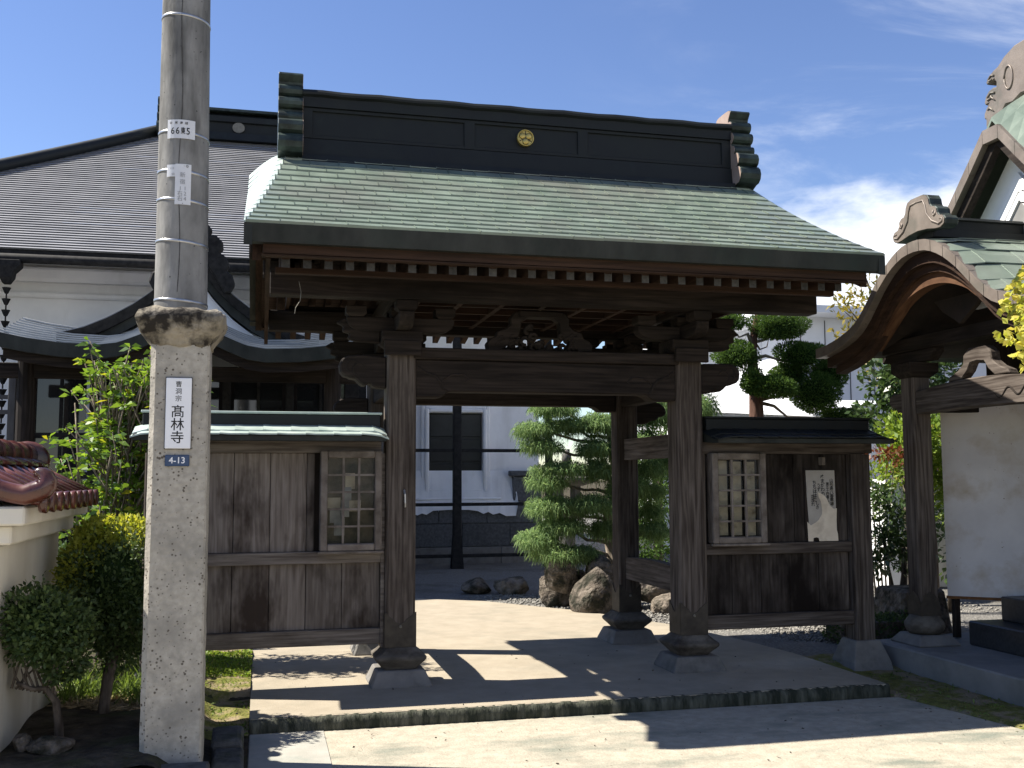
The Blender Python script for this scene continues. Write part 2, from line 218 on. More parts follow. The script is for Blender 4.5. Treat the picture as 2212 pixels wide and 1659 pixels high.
leafmat('leaf_box', (0.040, 0.075, 0.026), (0.130, 0.195, 0.060), 0.30, 0.5)
leafmat('leaf_sunlit', (0.26, 0.33, 0.04), (0.56, 0.58, 0.10), 0.40)  # leaf tone brightened to stand for sunlight on the bush
leafmat('leaf_shrub', (0.110, 0.215, 0.034), (0.270, 0.430, 0.070), 0.42, 0.30, (0.50, 0.50, 0.06), 0.5)
leafmat('leaf_cypress', (0.115, 0.215, 0.080), (0.330, 0.465, 0.190), 0.44, 0.7, None, 0.2)
leafmat('leaf_yew', (0.034, 0.078, 0.018), (0.130, 0.230, 0.048), 0.32, 0.7, None, 0.15)
leafmat('leaf_camellia', (0.041, 0.084, 0.027), (0.115, 0.182, 0.054), 0.25, 0.30, None, 0.5)
leafmat('leaf_bright', (0.162, 0.270, 0.041), (0.331, 0.459, 0.081), 0.42, 0.5, (0.540, 0.486, 0.108))
leafmat('leaf_red', (0.15, 0.055, 0.025), (0.32, 0.12, 0.05), 0.35)
leafmat('leaf_ginkgo', (0.42, 0.50, 0.085), (0.82, 0.74, 0.17), 0.45, 0.5)
leafmat('leaf_autumn', (0.216, 0.230, 0.041), (0.486, 0.365, 0.068), 0.4)
leafmat('grass_blade', (0.101, 0.176, 0.038), (0.250, 0.351, 0.074), 0.4, 0.6)

# ------------------------------------------------------------------ mesh helpers
XS, XC = 1.0, Vector((0, 0, 1.6))       # a survey scale used while the gate is built
def xf(p): return (XC[0] + (p[0]-XC[0])*XS, XC[1] + (p[1]-XC[1])*XS, XC[2] + (p[2]-XC[2])*XS)
WM = {}
class MB:
    def __init__(s): s.v = []; s.f = []
    def add(s, vs, fs):
        o = len(s.v); s.v += [tuple(p) for p in vs]; s.f += [tuple(i+o for i in f) for f in fs]; return s
    def box(s, x0, x1, y0, y1, z0, z1):
        return s.add([(x0,y0,z0),(x1,y0,z0),(x1,y1,z0),(x0,y1,z0),(x0,y0,z1),(x1,y0,z1),(x1,y1,z1),(x0,y1,z1)],
                     [(0,3,2,1),(4,5,6,7),(0,1,5,4),(1,2,6,5),(2,3,7,6),(3,0,4,7)])
    def bar(s, p0, p1, w, h, up=(0,0,1)):
        p0, p1 = Vector(p0), Vector(p1); d = (p1-p0).normalized(); u = Vector(up); sd = d.cross(u).normalized(); u = sd.cross(d).normalized()
        vs = []
        for p in (p0, p1):
            for a, b in ((-1,-1),(1,-1),(1,1),(-1,1)): vs.append(p + sd*a*w/2 + u*b*h/2)
        return s.add(vs, [(0,1,2,3),(7,6,5,4),(0,4,5,1),(1,5,6,2),(2,6,7,3),(3,7,4,0)])
    def tube(s, pts, rad, n=8, sq=1.0):
        pts = [Vector(p) for p in pts]
        if isinstance(rad, (int, float)): rad = [rad]*len(pts)
        t = (pts[1]-pts[0]).normalized(); ref = Vector((0,0,1)) if abs(t.z) < 0.9 else Vector((1,0,0)); a = t.cross(ref).normalized(); vs = []; fs = []
        for i, p in enumerate(pts):
            t = (pts[min(i+1,len(pts)-1)]-pts[max(i-1,0)]).normalized(); a = (a - t*a.dot(t)).normalized(); b = t.cross(a)
            for k in range(n):
                an = 2*math.pi*k/n; vs.append(p + (a*math.cos(an) + b*math.sin(an)*sq)*rad[i])
        for i in range(len(pts)-1):
            for k in range(n): fs.append((i*n+k, i*n+(k+1)%n, (i+1)*n+(k+1)%n, (i+1)*n+k))
        fs.append(tuple(range(n))[::-1]); fs.append(tuple(range((len(pts)-1)*n, len(pts)*n)))
        return s.add(vs, fs)
    def prism(s, poly, ax, a0, a1):
        f = {'x': lambda p, a: (a, p[0], p[1]), 'y': lambda p, a: (p[0], a, p[1]), 'z': lambda p, a: (p[0], p[1], a)}[ax]
        n = len(poly); vs = [f(p, a0) for p in poly] + [f(p, a1) for p in poly]
        fs = [tuple(range(n))[::-1], tuple(range(n, 2*n))] + [(i, (i+1)%n, n+(i+1)%n, n+i) for i in range(n)]
        return s.add(vs, fs)
    def rings(s, rings, closed=True, cap=True):
        n = len(rings[0]); vs = [p for r in rings for p in r]; fs = []
        for i in range(len(rings)-1):
            for k in range(n if closed else n-1): fs.append((i*n+k, i*n+(k+1)%n, (i+1)*n+(k+1)%n, (i+1)*n+k))
        if cap: fs += [tuple(range(n))[::-1], tuple(range((len(rings)-1)*n, len(rings)*n))]
        return s.add(vs, fs)
    def frustum(s, cx, cy, prof, ch=0.0):
        rs = []
        for z, hx, hy in prof:
            if ch:
                rs.append([(cx-hx+ch,cy-hy,z),(cx+hx-ch,cy-hy,z),(cx+hx,cy-hy+ch,z),(cx+hx,cy+hy-ch,z),(cx+hx-ch,cy+hy,z),(cx-hx+ch,cy+hy,z),(cx-hx,cy+hy-ch,z),(cx-hx,cy-hy+ch,z)])
            else: rs.append([(cx-hx,cy-hy,z),(cx+hx,cy-hy,z),(cx+hx,cy+hy,z),(cx-hx,cy+hy,z)])
        return s.rings(rs)
    def lathe(s, cx, cy, prof, n=16):
        return s.rings([[(cx+r*math.cos(2*math.pi*k/n), cy+r*math.sin(2*math.pi*k/n), z) for k in range(n)] for r, z in prof])
    def grid(s, g):
        m = len(g[0]); vs = [p for r in g for p in r]
        return s.add(vs, [(i*m+k, i*m+k+1, (i+1)*m+k+1, (i+1)*m+k) for i in range(len(g)-1) for k in range(m-1)])
    def slab(s, g, d):
        """a sheet with thickness: grid g and the same grid moved by -d"""
        b = [[(p[0]-d[0], p[1]-d[1], p[2]-d[2]) for p in r] for r in g]; n = len(g); m = len(g[0]); o = len(s.v)
        s.grid(g); s.grid(b); q = n*m
        idx = [(0,k) for k in range(m)] + [(i,m-1) for i in range(1,n)] + [(n-1,k) for k in range(m-2,-1,-1)] + [(i,0) for i in range(n-2,0,-1)]
        e = [i*m+k for i, k in idx]
        s.f += [(o+e[i], o+e[(i+1)%len(e)], o+q+e[(i+1)%len(e)], o+q+e[i]) for i in range(len(e))]
        return s
    def mesh(s, name, mat, smooth=False):
        me = bpy.data.meshes.new(name); me.from_pydata([xf(p) for p in s.v], [], s.f)
        import bmesh
        if len(s.f) < 4000:
            bm = bmesh.new(); bm.from_mesh(me); bmesh.ops.recalc_face_normals(bm, faces=bm.faces); bm.to_mesh(me); bm.free()
        me.materials.append(MATS[mat]); 
        if smooth: me.shade_smooth()
        return me
    def build(s, name, mat, parent=None, smooth=False, bevel=0, **kw):
        return link(name, s.mesh(name, mat, smooth), parent, bevel=bevel, **kw)
def link(name, me, parent=None, loc=None, rot=None, bevel=0, label=None, cat=None, group=None, kind=None, auto=None):
    o = bpy.data.objects.new(name, me); col.objects.link(o)
    m = Matrix.Identity(4)
    if loc is not None: m = Matrix.Translation(Vector(loc))
    if rot is not None: m = m @ (rot.to_matrix().to_4x4() if not isinstance(rot, Matrix) else rot.to_4x4())
    if parent is not None:
        o.parent = parent; o.matrix_parent_inverse = WM.get(parent.name, Matrix.Identity(4)).inverted()
    o.matrix_basis = m
    WM[o.name] = m
    if bevel:
        b = o.modifiers.new("edge", 'BEVEL'); b.width = bevel; b.segments = 1; b.limit_method = 'ANGLE'; b.angle_limit = R(40)
    tag(o, label, cat, group, kind)
    return o
def tag(o, label=None, cat=None, group=None, kind=None):
    if label: o['label'] = label
    if cat: o['category'] = cat
    if group: o['group'] = group
    if kind: o['kind'] = kind
    return o
def thing(name, label, cat, loc=(0,0,0), group=None):
    o = bpy.data.objects.new(name, None); col.objects.link(o); o.empty_display_size = 0.1
    o.location = loc; WM[o.name] = Matrix.Translation(Vector(loc)); tag(o, label, cat, group); return o
TEXTS = []
def text(s, pos, size, mat, parent, name='lettering', facing='-y', bold=0.0, vertical=False, pitch=1.06, squeeze=1.0):
    """flat lettering facing the street; vertical writes one character under the other"""
    if vertical:
        s = "\n".join(s)
    TEXTS.append((s, pos, size, mat, parent, name, facing, bold, pitch, squeeze))
def flush_text():
    tmp = []
    for (s, pos, size, mat, parent, name, facing, bold, pitch, sq) in TEXTS:
        c = bpy.data.curves.new(name, 'FONT'); c.body = s; c.size = size; c.align_x = 'CENTER'; c.align_y = 'CENTER'; c.offset = bold*size; c.space_line = pitch; c.resolution_u = 3; c.fill_mode = 'FRONT'
        o = bpy.data.objects.new(name, c); col.objects.link(o); tmp.append(o)
    dg = bpy.context.evaluated_depsgraph_get()
    for o, (s, pos, size, mat, parent, name, facing, bold, pitch, sq) in zip(tmp, TEXTS):
        me = bpy.data.meshes.new_from_object(o.evaluated_get(dg)); me.materials.clear(); me.materials.append(MATS[mat])
        rot = Euler((R(90), 0, 0)) if facing == '-y' else Euler((R(90), 0, facing))
        me.transform(Matrix.Diagonal((sq, 1, 1, 1)))
        link(name, me, parent, loc=pos, rot=rot)
        me.name = name
    for o in tmp:
        c = o.data; bpy.data.objects.remove(o); bpy.data.curves.remove(c)

# ------------------------------------------------------------------ foliage helpers (numpy)
def nrm(a): return a / np.maximum(np.linalg.norm(a, axis=1, keepdims=True), 1e-9)
def fast_mesh(name, V, F, mat):
    me = bpy.data.meshes.new(name); n = len(V); k = F.shape[1]
    me.vertices.add(n); me.vertices.foreach_set('co', V.astype(np.float32).ravel())
    me.loops.add(F.size); me.loops.foreach_set('vertex_index', F.astype(np.int32).ravel())
    me.polygons.add(len(F)); me.polygons.foreach_set('loop_start', np.arange(0, F.size, k, dtype=np.int32))
    me.update(calc_edges=True); me.materials.append(MATS[mat]); return me
def leaves(P, D, Ln, Wd, sag=0.0):
    """P base points, D directions; returns verts, quads of folded leaf blades"""
    n = len(P); rv = nrm(rng.normal(size=(n, 3))); S = nrm(np.cross(D, rv)); U = np.cross(S, D)
    Ln = np.broadcast_to(np.asarray(Ln, float), (n,))[:, None]; Wd = np.broadcast_to(np.asarray(Wd, float), (n,))[:, None]
    mid = P + D*Ln*0.48
    tip = P + D*Ln; tip[:, 2] -= sag*Ln[:, 0]
    V = np.stack([P, mid + S*Wd*0.5 + U*Wd*0.12, tip, mid - S*Wd*0.5 + U*Wd*0.12], 1).reshape(-1, 3)
    F = np.arange(4*n).reshape(n, 4); return V, F
def join(lst):
    Vs, Fs, o = [], [], 0
    for V, F in lst: Vs.append(V); Fs.append(F+o); o += len(V)
    return np.concatenate(Vs), np.concatenate(Fs)
def blob(c, r, n, shell=0.35, flat=0.0, lump=0.12, seed=None):
    """points through an uneven ellipsoid, denser near the surface, with outward directions"""
    d = nrm(rng.normal(size=(n, 3)))
    if flat: d[:, 2] = np.maximum(d[:, 2], -flat*np.abs(d[:, 2])); d = nrm(d)
    k = rng.normal(size=(5, 3))*2.6; ph = rng.uniform(0, 6.28, 5)
    wob = 1 + lump*np.sin(d @ k.T + ph).mean(1)*2
    rad = (1 - shell*rng.random(n)**1.6)*wob
    P = np.asarray(c) + d*np.asarray(r)*rad[:, None]
    return P, nrm(d/np.asarray(r)*np.mean(r))
def foliage(name, mat, parent, clumps, leaf, width, n, shell=0.35, flat=0.0, rnd=0.8, up=0.0, lump=0.12, kind=None):
    """clumps: list of (centre, radii[, weight])"""
    out = []
    vol = np.array([np.prod(np.asarray(c[1], float))**(2/3) for c in clumps]); vol = vol/vol.sum()
    for c, f in zip(clumps, vol):
        m = max(8, int(n*f)); P, D = blob(c[0], c[1], m, shell, flat, lump)
        D = nrm(D + rnd*rng.normal(size=(m, 3)) + np.array([0, 0, up]))
        L_ = leaf*rng.uniform(0.65, 1.25, m); out.append(leaves(P, D, L_, L_*width))
    V, F = join(out); return link(name, fast_mesh(name, V, F, mat), parent, kind=kind)
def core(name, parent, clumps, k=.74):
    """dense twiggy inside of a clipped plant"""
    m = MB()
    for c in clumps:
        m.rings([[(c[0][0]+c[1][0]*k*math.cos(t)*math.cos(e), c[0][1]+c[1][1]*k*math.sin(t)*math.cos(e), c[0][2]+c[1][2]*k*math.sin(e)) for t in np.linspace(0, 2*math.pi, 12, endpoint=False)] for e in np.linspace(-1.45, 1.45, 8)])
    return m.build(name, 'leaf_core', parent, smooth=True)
def strands(name, mat, parent, pads, length, width, per):
    """drooping thread-like sprays"""
    out = []
    for c, r in pads:
        c = np.asarray(c, float); r = np.asarray(r, float); m = int(per*max(0.5, (r[0]/0.25)*(r[2]/0.12)))
        P, D = blob(c, r, m, 0.75, 0.6, 0.2)
        h = nrm(np.stack([P[:, 0]-c[0], P[:, 1]-c[1], np.zeros(m)], 1) + rng.normal(size=(m, 3))*0.35)
        Ln = length*rng.uniform(0.5, 1.3, m)[:, None]
        S = nrm(np.cross(h, rng.normal(size=(m, 3))))*width
        a = P; b = P + h*Ln*0.45 + np.array([0, 0, 0.10])*Ln; e = P + h*Ln*0.85 + np.array([0, 0, -0.42])*Ln
        V = np.stack([a-S*0.6, a+S*0.6, b+S, b-S, e+S*0.25, e-S*0.25], 1).reshape(-1, 3)
        i = np.arange(m)[:, None]*6; F = np.concatenate([i+np.array([0,1,2,3]), i+np.array([3,2,4,5])], 0)
        out.append((V, F))
    V, F = join(out); return link(name, fast_mesh(name, V, F, mat), parent)
def limb(pts, r0, r1, n=7, jit=0.0):
    k = len(pts); q = MB(); rad = [r0 + (r1-r0)*i/(k-1) for i in range(k)]
    pts = [Vector(p) + Vector((random.uniform(-jit, jit), random.uniform(-jit, jit), 0)) for p in pts]
    return q.tube(pts, rad, n)
def rockobj(name, c, r, mat, label, seed, group=None, rot=0.0):
    import bmesh
    bm = bmesh.new(); bmesh.ops.create_icosphere(bm, subdivisions=4, radius=1)
    g = np.random.default_rng(seed); pl = nrm(g.normal(size=(9, 3))); dd = g.uniform(0.62, 0.95, 9); k = g.normal(size=(4, 3))*2.5; ph = g.uniform(0, 6, 4)
    for v in bm.verts:
        d = np.array(v.co); s_ = 1 + 0.10*np.sin(k @ d + ph).sum()/2 + .03*np.sin(k[:, [1, 2, 0]] @ d*3.1 + ph).sum()/2 + .012*np.sin(k[:, [2, 0, 1]] @ d*7.3 + ph*2).sum()
        for n_, q in zip(pl, dd):
            t = d @ n_*s_
            if t > q: s_ *= q/t*0.5 + 0.5 if False else q/t
        v.co = Vector(d*s_)
    me = bpy.data.meshes.new(name); bm.to_mesh(me); bm.free()
    me.transform(Matrix.Rotation(rot, 4, 'Z')); me.transform(Matrix.Diagonal((r[0], r[1], r[2], 1))); me.materials.append(MATS[mat]); me.shade_smooth()
    return link(name, me, None, loc=c, label=label, cat='rock', group=group)
# pixel-survey rays, used only to turn measured picture points into places (x, y in a 2212 x 1659 frame)

# ------------------------------------------------------------------ the setting: ground, pavement, path, gravel
def noise_grid(x0, x1, y0, y1, nx, ny, fn):
    return [[(x0+(x1-x0)*i/nx, y0+(y1-y0)*j/ny, fn(x0+(x1-x0)*i/nx, y0+(y1-y0)*j/ny)) for i in range(nx+1)] for j in range(ny+1)]
def sstep(a, b, x):
    t = min(1, max(0, (x-a)/(b-a))); return t*t*(3-2*t)
MB().box(-400, 400, -60, 700, -0.6, -0.03).build('ground', 'soil', kind='structure')
MB().prism([(-9, -8), (9, -8), (9, 2.6), (5.15, 3.0), (4.72, 5.85), (4.55, 6.86), (-0.05, 6.86), (-0.05, 5.42), (-9, 5.42)], 'z', -0.2, 0.0).build('pavement', 'pavement_mossy', kind='structure')
MB().box(-0.045, 0.41, 5.45, 6.862, -0.05, 0.005).build('pavement', 'smooth_concrete', kind='structure')
MB().prism([(-0.05, 6.90), (4.50, 6.90), (4.50, 8.3), (4.42, 8.95), (4.2, 10.1), (3.6, 11.5), (2.7, 12.75), (1.9, 13.25), (0.2, 13.7), (-0.3, 13.0), (-0.05, 9.6)], 'z', -0.1, 0.088).build('path', 'pavement_concrete', kind='structure')
def riser():
    g = []; r = np.random.default_rng(3)
    for i in range(241):
        x = -0.05 + 4.55*i/240; a, b, c = r.normal(0, 0.0035, 3)
        g.append([(x, 6.925+a, 0.0885), (x, 6.896+b*1.2, 0.086+c), (x, 6.876+b, 0.074+a*1.3), (x, 6.868+c*1.1, 0.045), (x, 6.866+a, -0.02)])
    MB().slab(g, (0, -0.03, 0.03)).build('kerb', 'step_edge', kind='structure', smooth=True)
riser()
MB().grid(noise_grid(-14, 30, 8.9, 60, 44, 50, lambda x, y: 0.045 + 0.012*math.sin(x*3.1+y*1.7) + (0.05*sstep(13, 17, y)))).build('gravel', 'gravel_grey', kind='structure')
MB().grid(noise_grid(4.30, 12, 8.0, 9.0, 30, 10, lambda x, y: 0.052 + 0.01*math.sin(x*4+y*3))).build('gravel', 'gravel_grey', kind='structure')
def mossz(x, y):
    e = 4.50 if y > 6.87 else (4.55 + .17*(6.86-y) if y > 5.85 else 4.72 + .15*(5.85-y))
    return -.02 + (.034 + .006*math.sin(x*19+y*13)*math.sin(y*17-x*5))*sstep(e-.005, e+.06, x) + .05*sstep(7.5, 8.15, y)*sstep(4.5, 4.56, x)
MB().grid(noise_grid(4.40, 5.20, 2.5, 8.3, 40, 160, mossz)).build('moss', 'moss', kind='structure', smooth=True)
# planted bed on the left, a little higher than the pavement and stepped beside the pillar
def bedz(x, y):
    z = 0.20 - 0.08*sstep(6.6, 8.6, y) + 0.014*math.sin(5*x+3*y) + 0.01*math.sin(11*x-7*y)
    r = sstep(-0.55, -0.25, x)
    lo = 0.02 + 0.075*sstep(7.80, 7.86, y) + 0.006*math.sin(17*x+9*y)
    return z*(1-r) + lo*r
MB().grid(noise_grid(-6, -0.052, 5.5, 13.5, 120, 160, bedz)).build('garden_bed', 'soil', kind='structure', smooth=True)
MB().grid(noise_grid(-0.46, -0.054, 6.70, 9.6, 24, 120, lambda x, y: bedz(x, y)+0.006+0.008*max(0, math.sin(23*x+7*y)*math.sin(19*y-5*x)))).build('moss', 'moss', kind='structure', smooth=True)
def kerbs():
    spots = [(-2.75, 5.62, .42, .10, .19, 'dark edging stone of the garden bed at the far left edge'), (-1.93, 5.62, .38, .11, .21, 'dark edging stone below the glazed tile wall'),
             (-1.18, 5.60, .34, .10, .18, 'dark edging stone in front of the round clipped bush'), (-0.52, 5.56, .29, .10, .17, 'dark edging stone right under the granite pillar'),
             (-0.17, 6.42, .09, .20, .125, 'short dark block lying between pillar and concrete pavement'), (-0.155, 6.02, .085, .17, .10, 'low dark block nearest the pavement corner')]
    for i, (x, y, hx, hy, h, lb) in enumerate(spots):
        r = np.random.default_rng(i+40); j = lambda s_: float(r.normal(0, s_))
        m = MB(); m.rings([[(x-hx+j(.01), y-hy+j(.01), -.05), (x+hx+j(.01), y-hy+j(.01), -.05), (x+hx+j(.01), y+hy, -.05), (x-hx, y+hy, -.05)],
                           [(x-hx+j(.01), y-hy+j(.01), h-.02+j(.008)), (x+hx, y-hy+j(.01), h-.02+j(.008)), (x+hx, y+hy, h-.01), (x-hx, y+hy, h-.01)],
                           [(x-hx+.02, y-hy+.02, h+j(.008)), (x+hx-.02, y-hy+.02, h+j(.008)), (x+hx-.02, y+hy-.02, h), (x-hx+.02, y+hy-.02, h)]])
        m.build('edging_stone', 'kerb_stone', label=lb, cat='stone', group='edging stones of the bed', bevel=0.012)
kerbs()

# ------------------------------------------------------------------ the gate
XS = 1.035
CX = 2.1125; PXL, PXR = 0.983, 3.242; YF, YR, YC = 7.61, 9.02, 8.30
gate = thing('temple_gate', 'dark timber temple gate with green copper tiled roof and gold crest, filling the middle', 'gate', xf((CX, YC, 0.14)))
mir = lambda x: 2*CX - x
def rz(t): return 3.20 + 0.92*(0.80*t + 0.20*t*t)
def ry(t): return 6.53 + 1.59*t
def gate_posts():
    for (x, y, hw, front) in ((PXL, YF, .108, 1), (PXR, YF, .108, 1), (PXL, YR, .098, 0), (PXR, YR, .098, 0)):
        MB().frustum(x, y, [(0.130, .215, .215), (0.150, .214, .214), (0.250, .170, .170)]).build('plinth', 'plinth_stone', gate, bevel=0.008)
        MB().frustum(x, y, [(0.2505, .120, .120), (0.262, .125, .125), (0.285, .146, .146), (0.318, .178, .178), (0.332, .184, .184), (0.345, .180, .180), (0.368, .150, .150), (0.402, .116, .116)], ch=0.02).build('post_base', 'base_wood', gate, bevel=0.004)
        p = MB().frustum(x, y, [(0.400, hw, hw), (2.62, hw, hw)], ch=0.016).build('post', 'post_wood_z', gate)
        # metal shoe with a notched upper edge, one sheet per face
        h = hw + 0.004; s = MB()
        e = [(-h, .0), (h, .0), (h, .245), (h*.86, .240), (h*.72, .222), (h*.55, .205), (h*.42, .200), (h*.30, .178), (h*.14, .170), (0, .165), (-h*.14, .170), (-h*.30, .178), (-h*.42, .200), (-h*.55, .205), (-h*.72, .222), (-h*.86, .240), (-h, .245)]
        z0 = 0.404
        s.prism([(x+a, z0+b) for a, b in e], 'y', y-h-0.003, y-h+0.003); s.prism([(x+a, z0+b) for a, b in e], 'y', y+h-0.003, y+h+0.003)
        s.prism([(y+a*0.97, z0+b) for a, b in e], 'x', x-h-0.003, x-h+0.003); s.prism([(y+a*0.97, z0+b) for a, b in e], 'x', x+h-0.003, x+h+0.003)
        s.build('metal_shoe', 'shoe_copper', p)
        b = MB(); b.lathe(0, 0, [(0.011, 0), (0.011, .006), (0.004, .010)], 8)
        b.v = [(x+q[0], y-h-0.003-q[2], z0+.145+q[1]) for q in b.v]; b.build('rivet', 'tin_dull', p)
    MB().tube([(PXL+.022, YF-.116, 1.52), (PXL+.024, YF-.135, 1.49), (PXL+.026, YF-.135, 1.43), (PXL+.028, YF-.118, 1.40)], .008, 6).build('bracket_hook', 'steel_band', gate)
gate_posts()
def beams():
    y0, y1 = 7.525, 7.69; xa, xb = PXL+.106, PXR-.106
    prof = [(xa, 2.20), (xa+.17, 2.20), (xa+.20, 2.207), (xa+.235, 2.236), (xa+.27, 2.246)]
    low = prof + [(mir(x), z) for x, z in prof[::-1]]
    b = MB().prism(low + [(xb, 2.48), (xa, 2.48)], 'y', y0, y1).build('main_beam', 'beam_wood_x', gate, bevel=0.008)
    for sg in (0, 1):       # carved eyebrow scrolls near the ends
        m = MB(); f = (lambda x: x) if sg == 0 else mir
        m.tube([(f(xa+.02), y0-.001, 2.43), (f(xa+.06), y0-.001, 2.39), (f(xa+.15), y0-.001, 2.355), (f(xa+.19), y0-.001, 2.31), (f(xa+.20), y0-.001, 2.265), (f(xa+.24), y0-.001, 2.25)], [.004, .010, .012, .012, .010, .005], 6)
        m.tube([(f(xa+.20), y0-.001, 2.33), (f(xa+.27), y0-.001, 2.37), (f(xa+.36), y0-.001, 2.375), (f(xa+.40), y0-.001, 2.34), (f(xa+.37), y0-.001, 2.315), (f(xa+.33), y0-.001, 2.33)], [.004, .008, .009, .008, .006, .003], 6)
        m.build('carved_scroll', 'inside_dark', b, smooth=True)
    MB().box(xa-.02, xb+.02, 7.49, 7.73, 2.4815, 2.5665).build('head_rail', 'beam_wood_x', gate, bevel=0.008)
    prof = [(xa, 2.205), (xa+.14, 2.205), (xa+.19, 2.24), (xa+.22, 2.25)]
    MB().prism(prof + [(mir(x), z) for x, z in prof[::-1]] + [(xb, 2.42), (xa, 2.42)], 'y', YR-.07, YR+.07).build('rear_beam', 'beam_wood_x', gate, bevel=0.006)
    MB().box(xa-.02, xb+.02, YR-.10, YR+.10, 2.4215, 2.50).build('rear_head_rail', 'beam_wood_x', gate, bevel=0.006)
    for x in (PXL, PXR):
        for z0, z1 in ((1.765, 1.952), (0.70, 0.888)):
            bow = .0 if z0 > 1 else .022
            m = MB(); n = 8; ya, yb = YF+.105, YR-.095
            m.rings([[(x-.04, ya+(yb-ya)*i/n, z0), (x+.04, ya+(yb-ya)*i/n, z0), (x+.04, ya+(yb-ya)*i/n, z1+bow*math.sin(math.pi*i/n)), (x-.04, ya+(yb-ya)*i/n, z1+bow*math.sin(math.pi*i/n))] for i in range(n+1)])
            m.build('side_rail', 'post_wood_y', gate)
        MB().box(x-.06, x+.06, YF+.105, YR-.095, 2.25, 2.50).build('side_beam', 'beam_wood_y', gate, bevel=0.006)
beams()
def noses():
    """carved beam ends outside the posts"""
    big = [(0, 2.495), (-.05, 2.50), (-.20, 2.505), (-.285, 2.50), (-.325, 2.475), (-.345, 2.43), (-.338, 2.38), (-.31, 2.345), (-.275, 2.345), (-.262, 2.325), (-.235, 2.335), (-.20, 2.30), (-.165, 2.275), (-.125, 2.30), (-.10, 2.27), (0, 2.26)]
    small = [(0, 2.30), (-.17, 2.305), (-.24, 2.29), (-.29, 2.25), (-.30, 2.20), (-.27, 2.165), (-.235, 2.17), (-.20, 2.135), (-.15, 2.125), (-.11, 2.10), (0, 2.095)]
    for x, y, prof, w, nm in ((PXL-.106, YF, big, .075, 'nose'), (PXL-.096, YR, small, .06, 'nose')):
        for sg in (1, -1):
            x0 = x if sg == 1 else mir(x)
            o = MB().prism([(x0+sg*a, b) for a, b in prof], 'y', y-w, y+w).build('beam_nose', 'beam_wood_x', gate, bevel=0.012)
            c = MB()
            if prof is big:
                for k in range(2):
                    q = [(x0+sg*(-.25+.05*k+.045*math.cos(a)), y-w-.001, 2.42-.02*k+.045*math.sin(a)) for a in np.linspace(0.3, 4.6, 9)]
                    c.tube(q, [.003]+[.007]*7+[.003], 5)
                c.build('carved_scroll', 'inside_dark', o)
noses()
def brackets():
    for x in (PXL, PXR):
        for y, f in ((YF, 1), (YR, -1)):
            g = MB().frustum(x, y, [(2.567, .105, .105), (2.605, .150, .150), (2.680, .150, .150)]).build('bearing_block', 'beam_wood_x', gate, bevel=0.005)
            MB().box(x-.135, x+.135, y-.16*f-.02, y-.16*f+.02, 2.50, 2.606).build('tie_end', 'beam_wood_x', g, bevel=0.004)
            arm = [(-.40, 2.79), (-.40, 2.755), (-.385, 2.725), (-.35, 2.70), (-.28, 2.682), (.28, 2.682), (.35, 2.70), (.385, 2.725), (.40, 2.755), (.40, 2.79)]
            a = MB().prism([(x+q, z) for q, z in arm], 'y', y-.055, y+.055).build('bracket_arm', 'beam_wood_x', gate, bevel=0.005)
            b = MB().prism([(y+q*.95, z+.0012) for q, z in arm], 'x', x-.053, x+.053).build('bracket_arm', 'beam_wood_y', gate, bevel=0.005)
            for q in (-.33, 0, .33):
                MB().frustum(x+q, y, [(2.792, .052, .052), (2.815, .075, .075), (2.868, .075, .075)]).build('bracket_block', 'beam_wood_x', a, bevel=0.003)
            for q in (-.31, .31):
                MB().frustum(x, y+q, [(2.793, .052, .052), (2.815, .075, .075), (2.869, .075, .075)]).build('bracket_block', 'beam_wood_x', b, bevel=0.003)
            # leaf-carved wing under the arm, towards the outside
            sg = -1 if x == PXL else 1
            wing = [(0, 2.60), (.20, 2.61), (.27, 2.63), (.25, 2.665), (.31, 2.68), (.30, 2.72), (.36, 2.745), (.30, 2.78), (0, 2.78)]
            MB().prism([(x+sg*(.15+q*.9), z) for q, z in wing], 'y', y-.035, y+.035).build('carved_wing', 'beam_wood_x', gate, bevel=0.01)
brackets()
def upper():
    for y in (7.27, 9.03):
        MB().box(.03, mir(.03), y-.07, y+.07, 2.872, 3.045).build('eave_purlin', 'beam_wood_x', gate, bevel=0.006)
        MB().box(.20, mir(.20), (y-.05 if y < YC else y+.02), (y-.02 if y < YC else y+.05), 3.046, 3.10).build('purlin_board', 'beam_wood_x', gate)
    for x in (PXL, PXR):
        MB().box(x-.075, x+.075, 7.345, 2*YC-7.345, 2.885, 3.03).build('cross_beam', 'beam_wood_y', gate, bevel=0.005)
        MB().frustum(x, YC, [(3.03, .10, .12), (3.10, .06, .09), (3.22, .06, .09)]).build('king_strut', 'beam_wood_z', gate)
    MB().box(-.02, mir(-.02), YC-.07, YC+.07, 3.20, 3.32).build('ridge_beam', 'beam_wood_x', gate, bevel=0.005)
    # coffered ceiling
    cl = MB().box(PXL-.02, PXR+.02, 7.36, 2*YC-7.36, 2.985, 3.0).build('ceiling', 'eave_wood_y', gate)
    for i in range(7):
        x = PXL+.14 + (PXR-PXL-.28)*i/6
        MB().box(x-.02, x+.02, 7.345, 2*YC-7.345, 2.93, 2.984).build('ceiling_rib', 'eave_wood_y', cl)
    for i in range(6):
        y = 7.46 + (2*YC-2*7.46)*i/5
        MB().box(PXL+.08, PXR-.08, y-.02, y+.02, 2.9285, 2.9825).build('ceiling_rib', 'eave_wood_x', cl)
upper()
